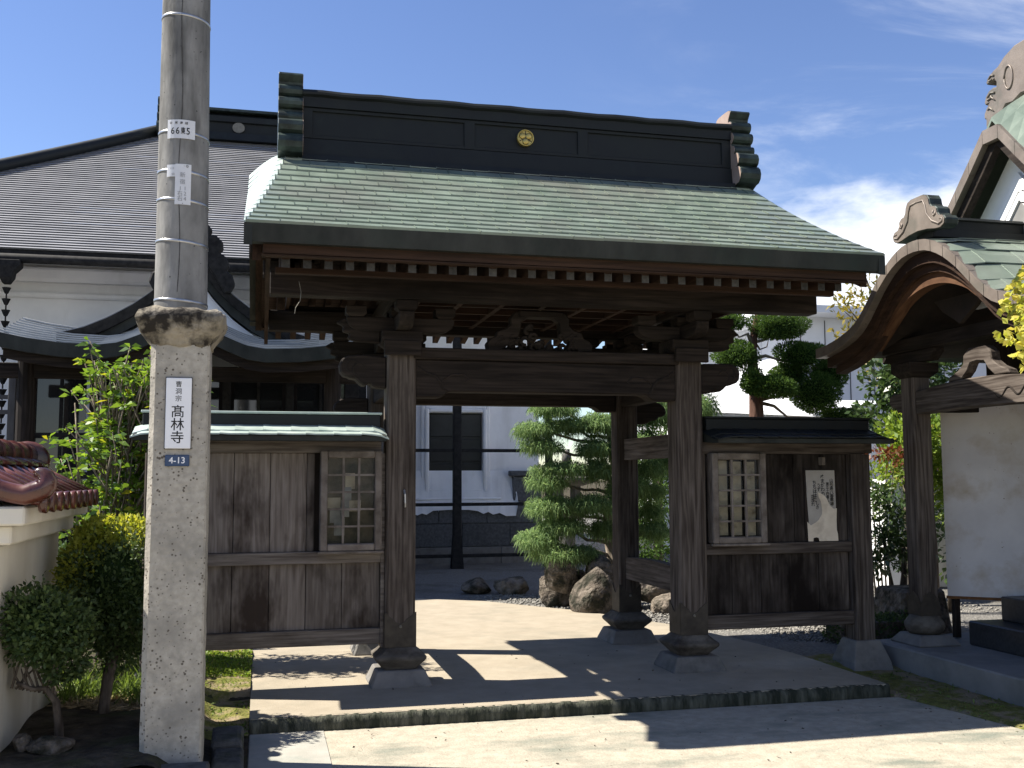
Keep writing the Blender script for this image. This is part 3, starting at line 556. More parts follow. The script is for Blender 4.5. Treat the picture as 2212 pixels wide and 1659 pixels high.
def kaerumata():
    """frog-leg strut with open carving between beam and purlin"""
    k = None
    leg = [(0, 2.885), (.12, 2.885), (.20, 2.865), (.235, 2.82), (.23, 2.77), (.27, 2.735), (.335, 2.715), (.345, 2.675), (.385, 2.66), (.42, 2.62), (.41, 2.568), (.30, 2.568), (.285, 2.60), (.245, 2.61), (.225, 2.655), (.175, 2.675), (.155, 2.73), (.15, 2.79), (.105, 2.825), (0, 2.83)]
    k = MB().prism([(2.052+a, b) for a, b in leg], 'y', 7.555, 7.655).build('frog_leg_strut', 'beam_wood_x', gate, bevel=0.008)
    MB().prism([(2.0515-a, b) for a, b in leg], 'y', 7.5555, 7.6545).build('strut_leg', 'beam_wood_x', k, bevel=0.008)
    c = MB(); r = random.Random(4)
    for i in range(26):
        x = 2.052 + r.uniform(-.33, .33); z = 2.575 + r.uniform(0, .10) + (0.10*(1-abs(x-2.052)/.33) if r.random() < .4 else 0)
        rr = r.uniform(.022, .042); q = [(x+rr*math.cos(a)*(1-.06*j), 7.57, z+rr*math.sin(a)*(1-.06*j)) for j, a in enumerate(np.linspace(0, 5.4, 9))]
        c.tube(q, [.006, .014, .018, .02, .02, .018, .016, .012, .006], 5)
    for i in range(9):
        x = 2.052-.30+.075*i; c.prism([(x-.045, 2.568), (x+.045, 2.568), (x+.03, 2.60+.012*(i % 3)), (x, 2.615+.02*(i % 2)), (x-.03, 2.60)], 'y', 7.585, 7.615)
    c.build('openwork_carving', 'beam_wood_x', k, smooth=True)
    MB().box(1.88, 2.225, 7.53, 7.68, 2.828, 2.871).build('strut_cap', 'beam_wood_x', k, bevel=0.006)
    for x in (1.40, 2.72):
        MB().prism([(x-.10, 2.568), (x+.10, 2.568), (x+.05, 2.64), (x+.06, 2.70), (x-.06, 2.70), (x-.05, 2.64)], 'y', YR-.05, YR+.05).build('rear_strut', 'beam_wood_x', gate, bevel=0.006)
kaerumata()
SOF = lambda y: 3.004 + 0.20*(min(y, 2*YC-y)-6.62)
def eaves():
    for f in (0, 1):
        Y = (lambda y: y) if f == 0 else (lambda y: 2*YC-y)
        g = [[(x, Y(y), SOF(y)+.012) for x in (-.03, mir(-.03))] for y in (6.60, 8.30)]
        MB().slab(g, (0, 0, -.014)).build('soffit', 'eave_wood_x', gate)
        n = 30
        for i in range(n):
            x = .125 + (mir(.125)-.125)*i/(n-1)
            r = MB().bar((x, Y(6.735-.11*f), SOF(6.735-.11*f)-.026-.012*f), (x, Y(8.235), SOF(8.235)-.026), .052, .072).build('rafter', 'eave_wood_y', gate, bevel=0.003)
            ya, yb = sorted((Y(6.732-.11*f), Y(6.7355-.11*f)))
            MB().box(x-.0265, x+.0265, ya, yb, SOF(6.735-.11*f)-.062-.012*f, SOF(6.735-.11*f)+.008-.012*f).build('rafter_end', 'rafter_end', r)
        ya, yb = sorted((Y(6.90), Y(6.96)))
        MB().box(.06, mir(.06), ya, yb, SOF(6.93)-.105, SOF(6.93)-.066).build('eave_batten', 'eave_wood_x', gate, bevel=0.003)
        ya, yb = sorted((Y(6.60), Y(6.70)))
        MB().box(-.02, mir(-.02), ya, yb, 3.018, 3.088).build('eave_board', 'eave_wood_x', gate, bevel=0.003)
        ya, yb = sorted((Y(6.525), Y(6.62)))
        m = MB(); m.rings([[(x, Y(6.548), 3.084), (x, Y(6.62), 3.084), (x, Y(6.62), 3.22), (x, Y(6.528), 3.200)] for x in np.linspace(-.135, mir(-.135), 12)])
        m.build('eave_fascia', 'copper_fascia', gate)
eaves()
def verge_drop(t): return .04 + .15*t
def roof():
    rf = MB()
    g = [[(x, ry(t), rz(t)-.012) for x in np.linspace(-.12+.27*t, mir(-.12+.27*t), 4)] for t in np.linspace(0, 1.11, 9)]
    rf.grid(g); rf.grid([[(p[0], 2*YC-p[1], p[2]) for p in r] for r in g])
    roof = rf.build('roof', 'copper_dark', gate)
    ROWS = 14; ts = [i/ROWS*1.045 for i in range(ROWS+1)]; r = random.Random(8)
    def tile(x0, x1, ta, tb, yf):
        za, zb = rz(ta), rz(tb+.012); ya, yb = ry(ta), ry(tb+.012); lf = .002
        vs = [(x0, ya, za+.000), (x1, ya, za+.000), (x1, yb, zb+.001), (x0, yb, zb+.001), (x0, ya-.004, za+.017+lf), (x1, ya-.004, za+.017), (x1, yb, zb+.004), (x0, yb, zb+.004+lf*.6)]
        if yf: vs = [(p[0], 2*YC-p[1], p[2]) for p in vs]
        m = MB().add(vs, [(0,3,2,1),(4,5,6,7),(0,1,5,4),(1,2,6,5),(2,3,7,6),(3,0,4,7)])
        if not yf:      # folded seam on the left edge
            h = .0065; w_ = .0055; a4, a7 = vs[4], vs[7]
            m.add([(a4[0], a4[1], a4[2]-.004), (a4[0]+w_, a4[1], a4[2]-.004), (a7[0]+w_, a7[1], a7[2]-.004), (a7[0], a7[1], a7[2]-.004), (a4[0], a4[1], a4[2]+h), (a4[0]+w_, a4[1], a4[2]+h*.5), (a7[0]+w_, a7[1], a7[2]+h*.4), (a7[0], a7[1], a7[2]+h*.8)], [(0,3,2,1),(4,5,6,7),(0,1,5,4),(1,2,6,5),(2,3,7,6),(3,0,4,7)])
        return m
    rear = MB()
    for i in range(ROWS):
        ta, tb = ts[i], ts[i+1]; xl = -.128 + .27*ta; xr = mir(xl); wv = .216
        x = xl + (wv*.5 if i % 2 else wv) + r.uniform(-.015, .015); a = xl
        while a < xr-.01:
            b = min(x, xr); 
            if xr-b < .07: b = xr
            tile(a+.0008, b, ta + r.uniform(-.002, .002), tb, 0).build('roof_tile', 'copper_tile', roof)
            rear.add(tile(a, b-.001, ta, tb, 1).v, [(0,3,2,1),(4,5,6,7),(0,1,5,4),(1,2,6,5),(2,3,7,6),(3,0,4,7)])
            a = b; x = b + wv + r.uniform(-.006, .006)
        # verge tiles, rolling down to the gable edge
        for sg in (0, 1):
            for f in (0, 1):
                g = []
                for t, lift in ((ta, .014), (tb+.010, .003)):
                    row = []; xb = -.128 + .27*ta + .001
                    for k in range(6):
                        s_ = k/5; xx = xb + (-.138-xb)*s_; zz = rz(t) + lift - verge_drop(t)*(s_**1.5)*min(1, max(0.02, (xb+.138)/.20)); yy = ry(t)
                        row.append((xx if sg == 0 else mir(xx), yy if f == 0 else 2*YC-yy, zz))
                    g.append(row)
                if f == 0: MB().slab(g, (0, 0, .012)).build('verge_tile', 'copper_pale_sunlit' if sg == 0 else 'copper_tile', roof, smooth=False)  # left verge paler: sunlight from the left put into its colour
                else: rear.slab(g, (0, 0, .012))
    rear.build('rear_tiles', 'copper_tile', roof, kind='stuff')
    # barge boards under the verge: copper edge and timber board inside
    ts2 = np.linspace(0, 1.11, 12)
    for sg in (0, 1):
        def zv(t): return rz(t) - verge_drop(t)*min(1, max(0.02, (.27*t+.01)/.20)) - .004
        top = [(ry(t), zv(t)) for t in ts2] + [(2*YC-ry(t), zv(t)) for t in ts2[::-1]][1:]
        bot = [(y, z-.135) for y, z in top[::-1]]
        f = (lambda x: x) if sg == 0 else mir
        a, b = sorted((f(-.137), f(-.085)))
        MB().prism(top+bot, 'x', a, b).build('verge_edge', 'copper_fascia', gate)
        top2 = [(y, z-.02) for y, z in top[1:-1]]; bot2 = [(y, z-.22-.05*abs(y-YC)/1.7) for y, z in top[1:-1]][::-1]
        a, b = sorted((f(-.084), f(-.03)))
        MB().prism(top2+bot2, 'x', a, b).build('barge_board', 'eave_wood_y', gate)
        MB().prism([(YC-.16, 3.72), (YC+.16, 3.72), (YC+.20, 3.60), (YC+.10, 3.50), (YC+.06, 3.38), (YC, 3.33), (YC-.06, 3.38), (YC-.10, 3.50), (YC-.20, 3.60)], 'x', *sorted((f(-.09), f(-.13)))).build('gable_pendant', 'beam_wood_z', gate, bevel=0.01)
        MB().prism([(7.35, 3.06), (2*YC-7.35, 3.06), (YC+.03, 3.62), (YC-.03, 3.62)], 'x', *sorted((f(.17), f(.20)))).build('gable_wall', 'eave_wood_z', gate)
roof()
def ridge():
    x0, x1 = .262, mir(.262)
    rows = [(4.085, .235), (4.150, .215), (4.158, .165), (4.30, .150), (4.306, .125), (4.56, .118), (4.562, .150), (4.640, .150), (4.655, .175), (4.672, .178)]
    m = MB(); ring = [(YC-h, z) for z, h in rows] + [(YC-.165, 4.695), (YC-.09, 4.722), (YC, 4.733)]
    poly = ring + [(2*YC-y, z) for y, z in ring[::-1]][1:]
    n = 24; rg = []
    for i in range(n+1):
        x = x0 + (x1-x0)*i/n; w_ = .004*math.sin(i*1.9)
        rg.append([(x, y, z + (w_ if z > 4.63 else 0)) for y, z in poly])
    rd = m.rings(rg).build('ridge', 'copper_dark', gate)
    # recessed-panel frames on the street side
    for f in (0, 1):
        for xs in (.30, 1.62, 2.60, 3.92):
            ya, yb = sorted(((YC-.137) if f == 0 else (YC+.137), (YC-.112) if f == 0 else (YC+.112)))
            MB().box(xs-.045, xs+.045, ya, yb, 4.307, 4.558).build('ridge_stile', 'copper_dark', rd, bevel=0.004)
        for z in (4.322, 4.545):
            ya, yb = sorted(((YC-.135) if f == 0 else (YC+.135), (YC-.112) if f == 0 else (YC+.112)))
            MB().box(.30, mir(.30), ya, yb, z-.014, z+.014).build('ridge_rail', 'copper_dark', rd, bevel=0.003)
    # gold crest: disc with a rim and three leaves
    cx, cz, y = 2.093, 4.437, YC-.148
    def disc(r0, d0, d1, n=28): 
        q = MB(); q.rings([[(cx+r0*math.cos(a), y-d, cz+r0*math.sin(a)) for a in np.linspace(0, 2*math.pi, n, endpoint=False)] for d in (d0, d1)]); return q
    cr = disc(.071, -.03, .004).build('crest', 'gold', gate)
    rim = MB(); rim.rings([[(cx+(.066+.006*math.cos(b))*math.cos(a), y-.004-.006*math.sin(b)-.004, cz+(.066+.006*math.cos(b))*math.sin(a)) for a in np.linspace(0, 2*math.pi, 28, endpoint=False)] for b in np.linspace(0, 2*math.pi, 7)], cap=False); rim.build('crest_rim', 'gold', cr, smooth=True)
    for k in range(3):
        a0 = math.pi/2 + k*2*math.pi/3 + math.pi; q = MB(); rr = []
        for s_, d in ((1, .006), (.8, .011), (.35, .013)):
            rr.append([(cx + .031*math.cos(a0) + s_*.029*math.cos(a), y-d, cz + .031*math.sin(a0) + s_*.029*math.sin(a)) for a in np.linspace(0, 2*math.pi, 16, endpoint=False)])
        q.rings(rr).build('crest_leaf', 'gold', cr, smooth=True)
    for k in range(3):
        a0 = math.pi/2 + k*2*math.pi/3
        MB().bar((cx, y-.006, cz), (cx+.058*math.cos(a0), y-.006, cz+.058*math.sin(a0)), .006, .004, up=(0, 1, 0)).build('crest_vein', 'ink_black', cr)
    # scrolled ridge ends
    def arc(cy_, cz_, r_, a0, a1, n=7): return [(cy_ + r_*math.cos(R(a)), cz_ + r_*math.sin(R(a))) for a in np.linspace(a0, a1, n)]
    half = [(0, 4.845), (-.10, 4.842), (-.135, 4.832), (-.145, 4.815), (-.125, 4.79), (-.105, 4.765), (-.100, 4.745)] + arc(-.115, 4.685, .052, 75, 285) + arc(-.150, 4.575, .050, 80, 270) + [(-.150, 4.50)] + arc(-.175, 4.455, .042, 90, 240) + arc(-.235, 4.355, .062, 70, 290) + arc(-.250, 4.215, .078, 80, 280) + [(-.20, 4.125), (-.12, 4.09), (0, 4.07)]
    poly = [(YC+a, b) for a, b in half] + [(YC-a, b) for a, b in half[::-1]][1:-1]
    for xa, xb in ((.075, .262), (mir(.262), mir(.075))):
        o = MB().prism(poly, 'x', xa, xb).build('ridge_scroll', 'copper_scroll', gate, bevel=0.006)
        inner = xb+.0015 if xa < 1 else xa-.0015
        pl = [(YC+(a-YC)*.985, 4.45+(b-4.45)*.99) for a, b in poly]
        MB().prism(pl, 'x', min(inner, inner-.003 if xa > 1 else inner+.003), max(inner, inner-.003 if xa > 1 else inner+.003)).build('scroll_face', 'copper_tan', o)
ridge()
# timber batten hanging from the rear left rafters and the bits of wire under the left eave
MB().prism([(6.98, 3.15), (7.02, 3.15), (9.93, 3.02), (9.93, 2.87), (9.87, 2.87), (7.02, 3.08)], 'x', -.002, .030).build('gable_batten', 'eave_wood_y', gate)
MB().tube([(.22, 7.02, 2.93), (.235, 7.02, 2.86), (.23, 7.02, 2.80), (.20, 7.02, 2.75), (.195, 7.02, 2.71)], .0025, 5).build('loose_wire', 'tin_dull', gate)
XS = 1.0

# ------------------------------------------------------------------ plank fences beside the gate
XS = 1.035
def fence(name, label, xa, xb, seams_up, seams_lo, stile, wood, tile_mat, end_x, roof0, roof1, boxx, side):
    f = thing(name, label, 'fence', xf(((xa+xb)/2, 7.61, 0.1)))
    yb0, yb1 = 7.60, 7.625
    for (z0, z1), nm in (((.425, .535), 'bottom_rail'), ((1.0, 1.085), 'middle_rail'), ((1.79, 1.882), 'top_rail')):
        MB().box(xa, xb, 7.560, 7.665, z0, z1).build(nm, 'rail_wood' if side == 'l' else 'post_wood_x', f, bevel=0.004)
    for s0, s1, z0, z1 in [(a, b, 1.0855, 1.7895) for a, b in zip(seams_up[:-1], seams_up[1:])] + [(a, b, .5355, .9995) for a, b in zip(seams_lo[:-1], seams_lo[1:])]:
        d = random.uniform(-.003, .003)
        MB().box(s0+.002, s1-.002, yb0+d, yb1+d, z0, z1).build('plank', wood, f, bevel=0.003)
    MB().box(xa, xb, 7.631, 7.640, .5352, 1.7898).build('light_stop', 'inside_dark', f)  # added dark sheet so light behind doesn't show through plank seams
    for s0, s1 in stile:
        MB().box(s0, s1, 7.557, 7.668, .40, 1.789).build('stile', 'rail_wood' if side == 'l' else 'post_wood_z', f, bevel=0.004)
    # end post on its own plinth
    MB().frustum(end_x, 7.612, [(.30, .085, .085), (1.788, .085, .085)], ch=.01).build('end_post', 'post_wood_z', f)
    MB().frustum(end_x, 7.612, [(.05, .180, .180), (.14, .165, .165), (.302, .108, .108)]).build('plinth', 'plinth_stone', f, bevel=0.006)
    # little roof: eave boards, tiles in two courses each side, ridge box
    for sgn in (-1, 1):
        Y = lambda y: y if sgn == -1 else 2*7.612-y
        m = MB(); m.rings([[(x, Y(7.285), 1.868), (x, Y(7.36), 1.866), (x, Y(7.61), 1.885), (x, Y(7.61), 1.965), (x, Y(7.44), 1.928), (x, Y(7.285), 1.902)] for x in (roof0+.015, roof1-.015)])
        m.build('eave_board', 'copper_fascia', f)
        prof = [(7.268, 1.9035), (7.36, 1.9215), (7.45, 1.9480), (7.56, 1.9920)]
        for c, (ya, yb) in enumerate(((7.268, 7.40), (7.395, 7.555))):
            zz = lambda y: float(np.interp(y, [p[0] for p in prof], [p[1] for p in prof])) + .002
            n = 9; off = .5 if c else 0; xs = [roof0] + [roof0 + (roof1-roof0)*(k+off)/n for k in range(1 if not off else 0, n)] + [roof1]
            for a, b in zip(xs[:-1], xs[1:]):
                def lip(x):    # the sheet dips at the verge
                    e = min(x-roof0, roof1-x); return -.030*max(0, 1-e/.10)**1.5
                cols = [a+.001, a+(b-a)*.35, a+(b-a)*.7, b]
                g = [[(x, Y(y), zz(y)+l_+lip(x)+(.004 if x == cols[0] else 0)) for x in cols] for y, l_ in ((ya, .011), ((ya+yb)/2, .006), (yb, .002))]
                MB().slab(g, (0, 0, .010)).build('roof_tile', tile_mat, f)
    MB().box(max(roof0+.03, xa-.05), min(roof1-.03, xb+.03), 7.535, 7.690, 1.972, 2.066).build('ridge_box', 'copper_dark', f, bevel=0.006)
    MB().box(max(roof0+.02, xa-.06), min(roof1-.02, xb+.035), 7.525, 7.700, 2.0665, 2.084).build('ridge_cap', 'copper_pale_sunlit' if side == 'l' else 'copper_dark', f, bevel=0.004)  # left cap pale, right cap dark: sun and shade put into colour
    return f
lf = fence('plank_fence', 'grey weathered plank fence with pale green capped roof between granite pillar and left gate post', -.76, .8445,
           [-.74, -.45, -.192, .059, .315, .372], [-.74, -.45, -.195, .06, .315, .57, .8435], [(.8445, .8735)], 'board_wood', 'copper_pale_sunlit', -.70, -.86, .865, None, 'l')
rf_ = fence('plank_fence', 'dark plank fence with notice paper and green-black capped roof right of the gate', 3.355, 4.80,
            [3.385, 3.62, 3.905, 4.165, 4.42, 4.64], [3.385, 3.61, 3.86, 4.11, 4.37, 4.64], [(3.352, 3.384)], 'board_wood_shaded', 'copper_dark', 4.735, 3.36, 4.905, None, 'r')  # right planks and roof darker: their shade is put into the colour
# little carved peg and sag-cut ends on the right fence
MB().box(4.79, 4.86, 7.555, 7.67, 1.795, 1.878).build('rail_end', 'post_wood_x', rf_, bevel=0.004)
MB().box(4.395, 4.425, 7.54, 7.60, 1.70, 1.765).build('hanging_peg', 'case_wood', rf_, bevel=0.004)
def notice_case(label, x0, x1, z0, z1, fill):
    t = thing('notice_case', label, 'notice case', xf(((x0+x1)/2, 7.55, z0)))
    y0, y1 = 7.485, 7.598; w_ = .052
    MB().box(x0+.03, x1-.03, 7.575, 7.597, z0+.03, z1-.03).build('back_panel', 'board_wood_shaded' if fill == 'slips' else 'pane_reflection', t)
    for nm, b in (('frame_side', (x0, x0+w_, z0, z1)), ('frame_side', (x1-w_, x1, z0, z1)), ('frame_rail', (x0+w_, x1-w_, z0, z0+w_)), ('frame_rail', (x0+w_, x1-w_, z1-w_, z1))):
        MB().box(b[0], b[1], y0, y1 if nm == 'frame_side' else y1-.002, b[2], b[3]).build(nm, 'case_wood', t, bevel=0.008)
    MB().box(x0-.012, x1+.012, y0-.012, y0+.03, z0-.018, z0-.0005).build('frame_sill', 'case_wood', t, bevel=0.003)
    ix0, ix1, iz0, iz1 = x0+w_, x1-w_, z0+w_, z1-w_
    for k in (1, 2):
        x = ix0 + (ix1-ix0)*k/3; MB().box(x-.008, x+.008, y0+.014, y0+.034, iz0, iz1).build('lattice_bar', 'case_wood', t)
    for k in range(1, 5):
        z = iz0 + (iz1-iz0)*k/5; MB().box(ix0, ix1, y0+.016, y0+.032, z-.007, z+.007).build('lattice_bar', 'case_wood', t)
    MB().box(ix0, ix1, y0+.038, y0+.041, iz0, iz1).build('glass_pane', 'clear_glass', t)
    r = random.Random(6 if fill == 'slips' else 9)
    if fill == 'slips':
        for k in range(3):
            cw = (ix1-ix0)/3; a_ = ix0+cw*k+r.uniform(.010, .018); MB().box(a_, ix0+cw*(k+1)-r.uniform(.008, .016), 7.560, 7.563, iz0+r.uniform(.0, .02), iz1-r.uniform(.0, .02)).build('paper_slip', 'slip_paper', t)
    else:
        for k in range(7):
            x = ix0 + r.uniform(0, .22); z = iz0 + r.uniform(.0, .50); MB().box(x, x+r.uniform(.05, .10), 7.560+.002*k, 7.562+.002*k, z, z+r.uniform(.07, .13)).build('paper_slip', 'slip_paper' if k % 2 else 'paper_grey', t)
notice_case('grey wooden lattice notice case beside the left gate post', .405, .8435, 1.091, 1.805, 'mixed')
notice_case('grey wooden lattice notice case with brown paper slips beside the right gate post', 3.413, 3.873, 1.089, 1.795, 'slips')
def poster():
    t = thing('torn_poster', 'torn cream poster with handwritten columns on the right plank fence', 'poster', xf((4.40, 7.59, 1.09)))
    x0, x1, z0, z1 = 4.268, 4.525, 1.090, 1.658
    W, H = x1-x0, z1-z0
    MB().box(x0-.012, x1+.020, 7.586, 7.598, z0+.02, z1+.012).build('backing_board', 'inside_dark', t)
    lower = [(0.02, .0), (.19, 0), (.20, .045), (.30, .055), (.38, .045), (.40, 0), (1.06, 0.0), (1.05, .10), (1.02, .15), (1.02, .30), (1.04, .46), (.93, .455), (.80, .50), (.70, .60), (.58, .655), (.40, .69), (.42, .62), (.50, .55), (.53, .45), (.52, .38), (.40, .30), (.30, .265), (.12, .225), (.06, .245), (.0, .275)]
    MB().prism([(x0+a*W, z0+b*H) for a, b in lower], 'y', 7.577, 7.5795).build('cream_sheet', 'paper_cream', t)
    upper = [(0, 1), (1.0, 1), (1.02, .50), (1.0, .06), (.04, .06), (.06, .30), (.02, .60)]
    MB().prism([(x0+a*W, z0+b*H) for a, b in upper], 'y', 7.5805, 7.5845).build('grey_sheet', 'paper_grey', t)
    y = 7.5795*1.035-.0005
    def col_(s_, a, b, sz): text(s_, (xf((x0+a*W, 0, 0))[0], y, xf((0, 0, z0+b*H))[2]), sz, 'ink_black', t, vertical=True, bold=.02, pitch=.9)
    col_('山形県八番霊場', .88, .685, .036); col_('第五十四番札所', .74, .665, .030); col_('ぬまがわの', .57, .785, .040); col_('うず', .43, .755, .036); col_('ちちははに', .29, .70, .040); col_('しき', .37, .50, .036); col_('だがれ', .22, .57, .036)
poster()
XS = 1.0

# ------------------------------------------------------------------ the main hall behind the gate
HY = 18.6
hall = thing('main_hall', 'large white plastered temple hall with grey tiled hipped roof behind the gate', 'hall', (-.6, 20, .05))
def hall_build():
    ex0, ex1, rx0, rx1 = -8.3, 5.6, -2.30, 1.11
    ye, yr, ze, zr = 17.2, 23.0, 5.20, 9.05
    zz = lambda s: ze + (zr-ze)*(.93*s+.07*s*s); yy = lambda s: ye+(yr-ye)*s
    N_ = 58; front = MB(); sides = MB(); edges = MB()
    for i in range(N_):
        a, b = i/N_, (i+1)/N_
        xa0, xa1, xb0, xb1 = ex0+(rx0-ex0)*a, ex1+(rx1-ex1)*a, ex0+(rx0-ex0)*b, ex1+(rx1-ex1)*b
        l = .015
        front.grid([[(xa0, yy(a)-.03, zz(a)+l), (xa1, yy(a)-.03, zz(a)+l)], [(xb0, yy(b), zz(b)+.002), (xb1, yy(b), zz(b)+.002)]]); edges.grid([[(xa0, yy(a)-.005, zz(a)-.01), (xa1, yy(a)-.005, zz(a)-.01)], [(xa0, yy(a)-.028, zz(a)+l-.001), (xa1, yy(a)-.028, zz(a)+l-.001)]])
        sides.grid([[(xa0-.02, yy(a), zz(a)+l), (xa0-.02, 2*yr-yy(a), zz(a)+l)], [(xb0, yy(b), zz(b)), (xb0, 2*yr-yy(b), zz(b))]])
        sides.grid([[(xa1+.02, yy(a), zz(a)+l), (xa1+.02, 2*yr-yy(a), zz(a)+l)], [(xb1, yy(b), zz(b)), (xb1, 2*yr-yy(b), zz(b))]])
        sides.grid([[(xa0, 2*yr-yy(a), zz(a)+l), (xa1, 2*yr-yy(a), zz(a)+l)], [(xb0, 2*yr-yy(b), zz(b)), (xb1, 2*yr-yy(b), zz(b))]])
    roof = front.build('roof', 'roof_grey', hall); sides.build('roof_sides', 'roof_grey', roof); edges.build('course_shadow_gaps', 'roof_edge_shade', roof)
    for x0, x1 in ((ex0, rx0), (ex1, rx1)):
        pts = [(x0+(x1-x0)*s, yy(s), zz(s)+.10) for s in np.linspace(-.01, 1, 14)]
        MB().tube(pts, .13, 8).build('hip_ridge', 'copper_dark', roof, smooth=True)
    m = MB(); prof = [(-.34, 8.95), (-.30, 9.12), (-.20, 9.14), (-.20, 9.36), (-.26, 9.38), (-.26, 9.50), (-.18, 9.56), (0, 9.60)]
    m.prism([(yr+a, b) for a, b in prof] + [(yr-a, b) for a, b in prof[::-1]], 'x', rx0+.1, rx1-.1); rd = m.build('ridge', 'copper_dark', hall)
    MB().box(rx0+.05, rx1-.05, yr-.30, yr+.30, 9.602, 9.66).build('ridge_cap', 'copper_scroll', rd)
    q = MB(); q.rings([[(-.63+.13*math.cos(a), yr-.22-d, 9.26+.115*math.sin(a)) for a in np.linspace(0, 6.283, 22, endpoint=False)] for d in (0, .03)]); q.build('crest', 'tin_dull', rd)
    def arc(cy_, cz_, r_, a0, a1, n=6): return [(cy_ + r_*math.cos(R(a)), cz_ + r_*math.sin(R(a))) for a in np.linspace(a0, a1, n)]
    half = [(0, 9.86), (-.16, 9.86)] + arc(-.16, 9.76, .09, 90, 280) + arc(-.2, 9.58, .09, 90, 270) + arc(-.26, 9.38, .10, 90, 270) + arc(-.32, 9.14, .13, 90, 270) + [(0, 8.95)]
    for xx in (rx0, rx1):
        MB().prism([(yr+a, b) for a, b in half] + [(yr-a, b) for a, b in half[::-1]][1:-1], 'x', xx-.02, xx+.14).build('ridge_scroll', 'copper_scroll', hall)
    MB().box(ex0+.05, ex1-.05, 17.215, 17.40, 5.04, 5.198).build('eave_fascia', 'black_timber', hall)
    MB().slab([[(ex0+.1, 17.3, 5.06), (ex1-.1, 17.3, 5.06)], [(ex0+.1, HY+.1, 5.24), (ex1-.1, HY+.1, 5.24)]], (0, 0, -.02)).build('soffit', 'white_plaster', hall)
    MB().tube([(ex0, 17.12, 5.03), (ex1, 17.12, 5.03)], .075, 10).build('gutter', 'black_timber', hall, smooth=True)
    # wall, cornice bands
    MB().box(-6.2, 5.0, HY, HY+.3, 0.0, 5.25).build('wall', 'white_plaster', hall)
    MB().box(-6.22, 5.02, HY-.10, HY-.0005, 4.66, 4.76).build('wall_band', 'white_plaster', hall, bevel=0.03)
    MB().box(-6.22, 5.02, HY-.22, HY-.0006, 4.92, 5.16).build('wall_band', 'white_plaster', hall, bevel=0.05)
    MB().box(-6.0, -5.8, HY-9, HY, 0, .02) if False else None
    MB().box(4.7, 5.0, HY+.3005, 27, 0, 5.25).build('side_wall', 'white_plaster', hall); MB().box(-6.2, -5.9, HY+.3005, 27, 0, 5.25).build('side_wall', 'white_plaster', hall)
    # storehouse window with stepped surround
    wx0, wx1, wz0, wz1 = 2.931, 3.905, 1.45, 2.79
    w = MB().box(wx0, wx1, HY-.035, HY-.001, wz0, wz1).build('window', 'shutter_black', hall)
    for k in range(2):
        for j in range(3):
            x0 = wx0+.02+k*(wx1-wx0)/2; z0 = wz0+.02+j*(wz1-wz0)/3
            MB().box(x0, x0+(wx1-wx0)/2-.04, HY-.055, HY-.0355, z0, z0+(wz1-wz0)/3-.035).build('shutter_panel', 'shutter_black', w, bevel=0.01)
    for e, d in ((.15, .10), (.085, .15)):
        for nm, b in (('window_surround', (wx0-e, wx0-e+.075, wz0-e*1.2, wz1+e)), ('window_surround', (wx1+e-.075, wx1+e, wz0-e*1.2, wz1+e)), ('window_surround', (wx0-e+.0755, wx1+e-.0755, wz1+e-.075, wz1+e)), ('window_surround', (wx0-e+.0755, wx1+e-.0755, wz0-e*1.2, wz0-e*1.2+.075))):
            MB().box(b[0], b[1], HY-d, HY-.0015, b[2], b[3]).build(nm, 'white_plaster', w, bevel=0.02)
    MB().box(2.2, 4.24, HY-.20, HY-.002, 1.215, 1.262).build('window_ledge', 'white_plaster', w, bevel=0.015)
    # flared plaster skirt with a scalloped lower edge
    low = [(1.2, .98), (2.3, .98), (2.62, .99), (2.70, .955), (2.78, .99), (2.86, .965), (2.98, 1.035), (3.30, 1.05), (3.62, 1.045), (3.80, 1.02), (3.90, .97), (3.99, 1.005), (4.08, .955), (4.20, .985), (4.32, .925), (4.50, .93), (4.545, 1.17)]
    m = MB(); n = len(low); m.add([(x, HY-.24, z) for x, z in low] + [(x, HY-.06, 1.75) if i < n-1 else (4.44, HY-.06, 1.75) for i, (x, z) in enumerate(low)] + [(x, HY-.002, z) for x, z in low], [(i, i+1, n+i+1, n+i) for i in range(n-1)] + [(i, 2*n+i, 2*n+i+1, i+1) for i in range(n-1)] + [(n-1, 2*n+n-1, 2*n-1)])
    m.build('plaster_skirt', 'white_plaster', hall)
    # grey ashlar base, block by block
    bs = MB().box(.9, 5.0, HY-.16, HY-.003, .05, 1.0).build('stone_base', 'ashlar_grey', hall)
    for j, (z0, z1, off) in enumerate(((.385, .795, .0), (.80, 1.18, .45))):
        x = .9+off-.9
        while x < 5.0:
            a, b = max(.9, x)+.006, min(5.0, x+.88)-.006
            if b-a > .1: MB().box(a, b, HY-.185, HY-.1605, z0+.005, z1-.005).build('ashlar_block', 'ashlar_grey', bs, bevel=0.006)
            x += .88
    for x0, x1, z0, z1 in ((4.46, 5.0, 1.185, 1.64),): MB().box(x0, x1, HY-.18, HY-.0035, z0, z1).build('ashlar_block', 'ashlar_grey', bs, bevel=0.01)
    MB().box(4.40, 5.03, HY-.22, HY-.0036, 1.645, 1.745).build('ashlar_cap', 'ashlar_grey', bs, bevel=0.015)
    for k in range(5): MB().box(.9+k*.83, .9+k*.83+.82, HY-.26, HY-.1610, .02, .378).build('footing_block', 'plinth_stone', bs, bevel=0.01)
hall_build()
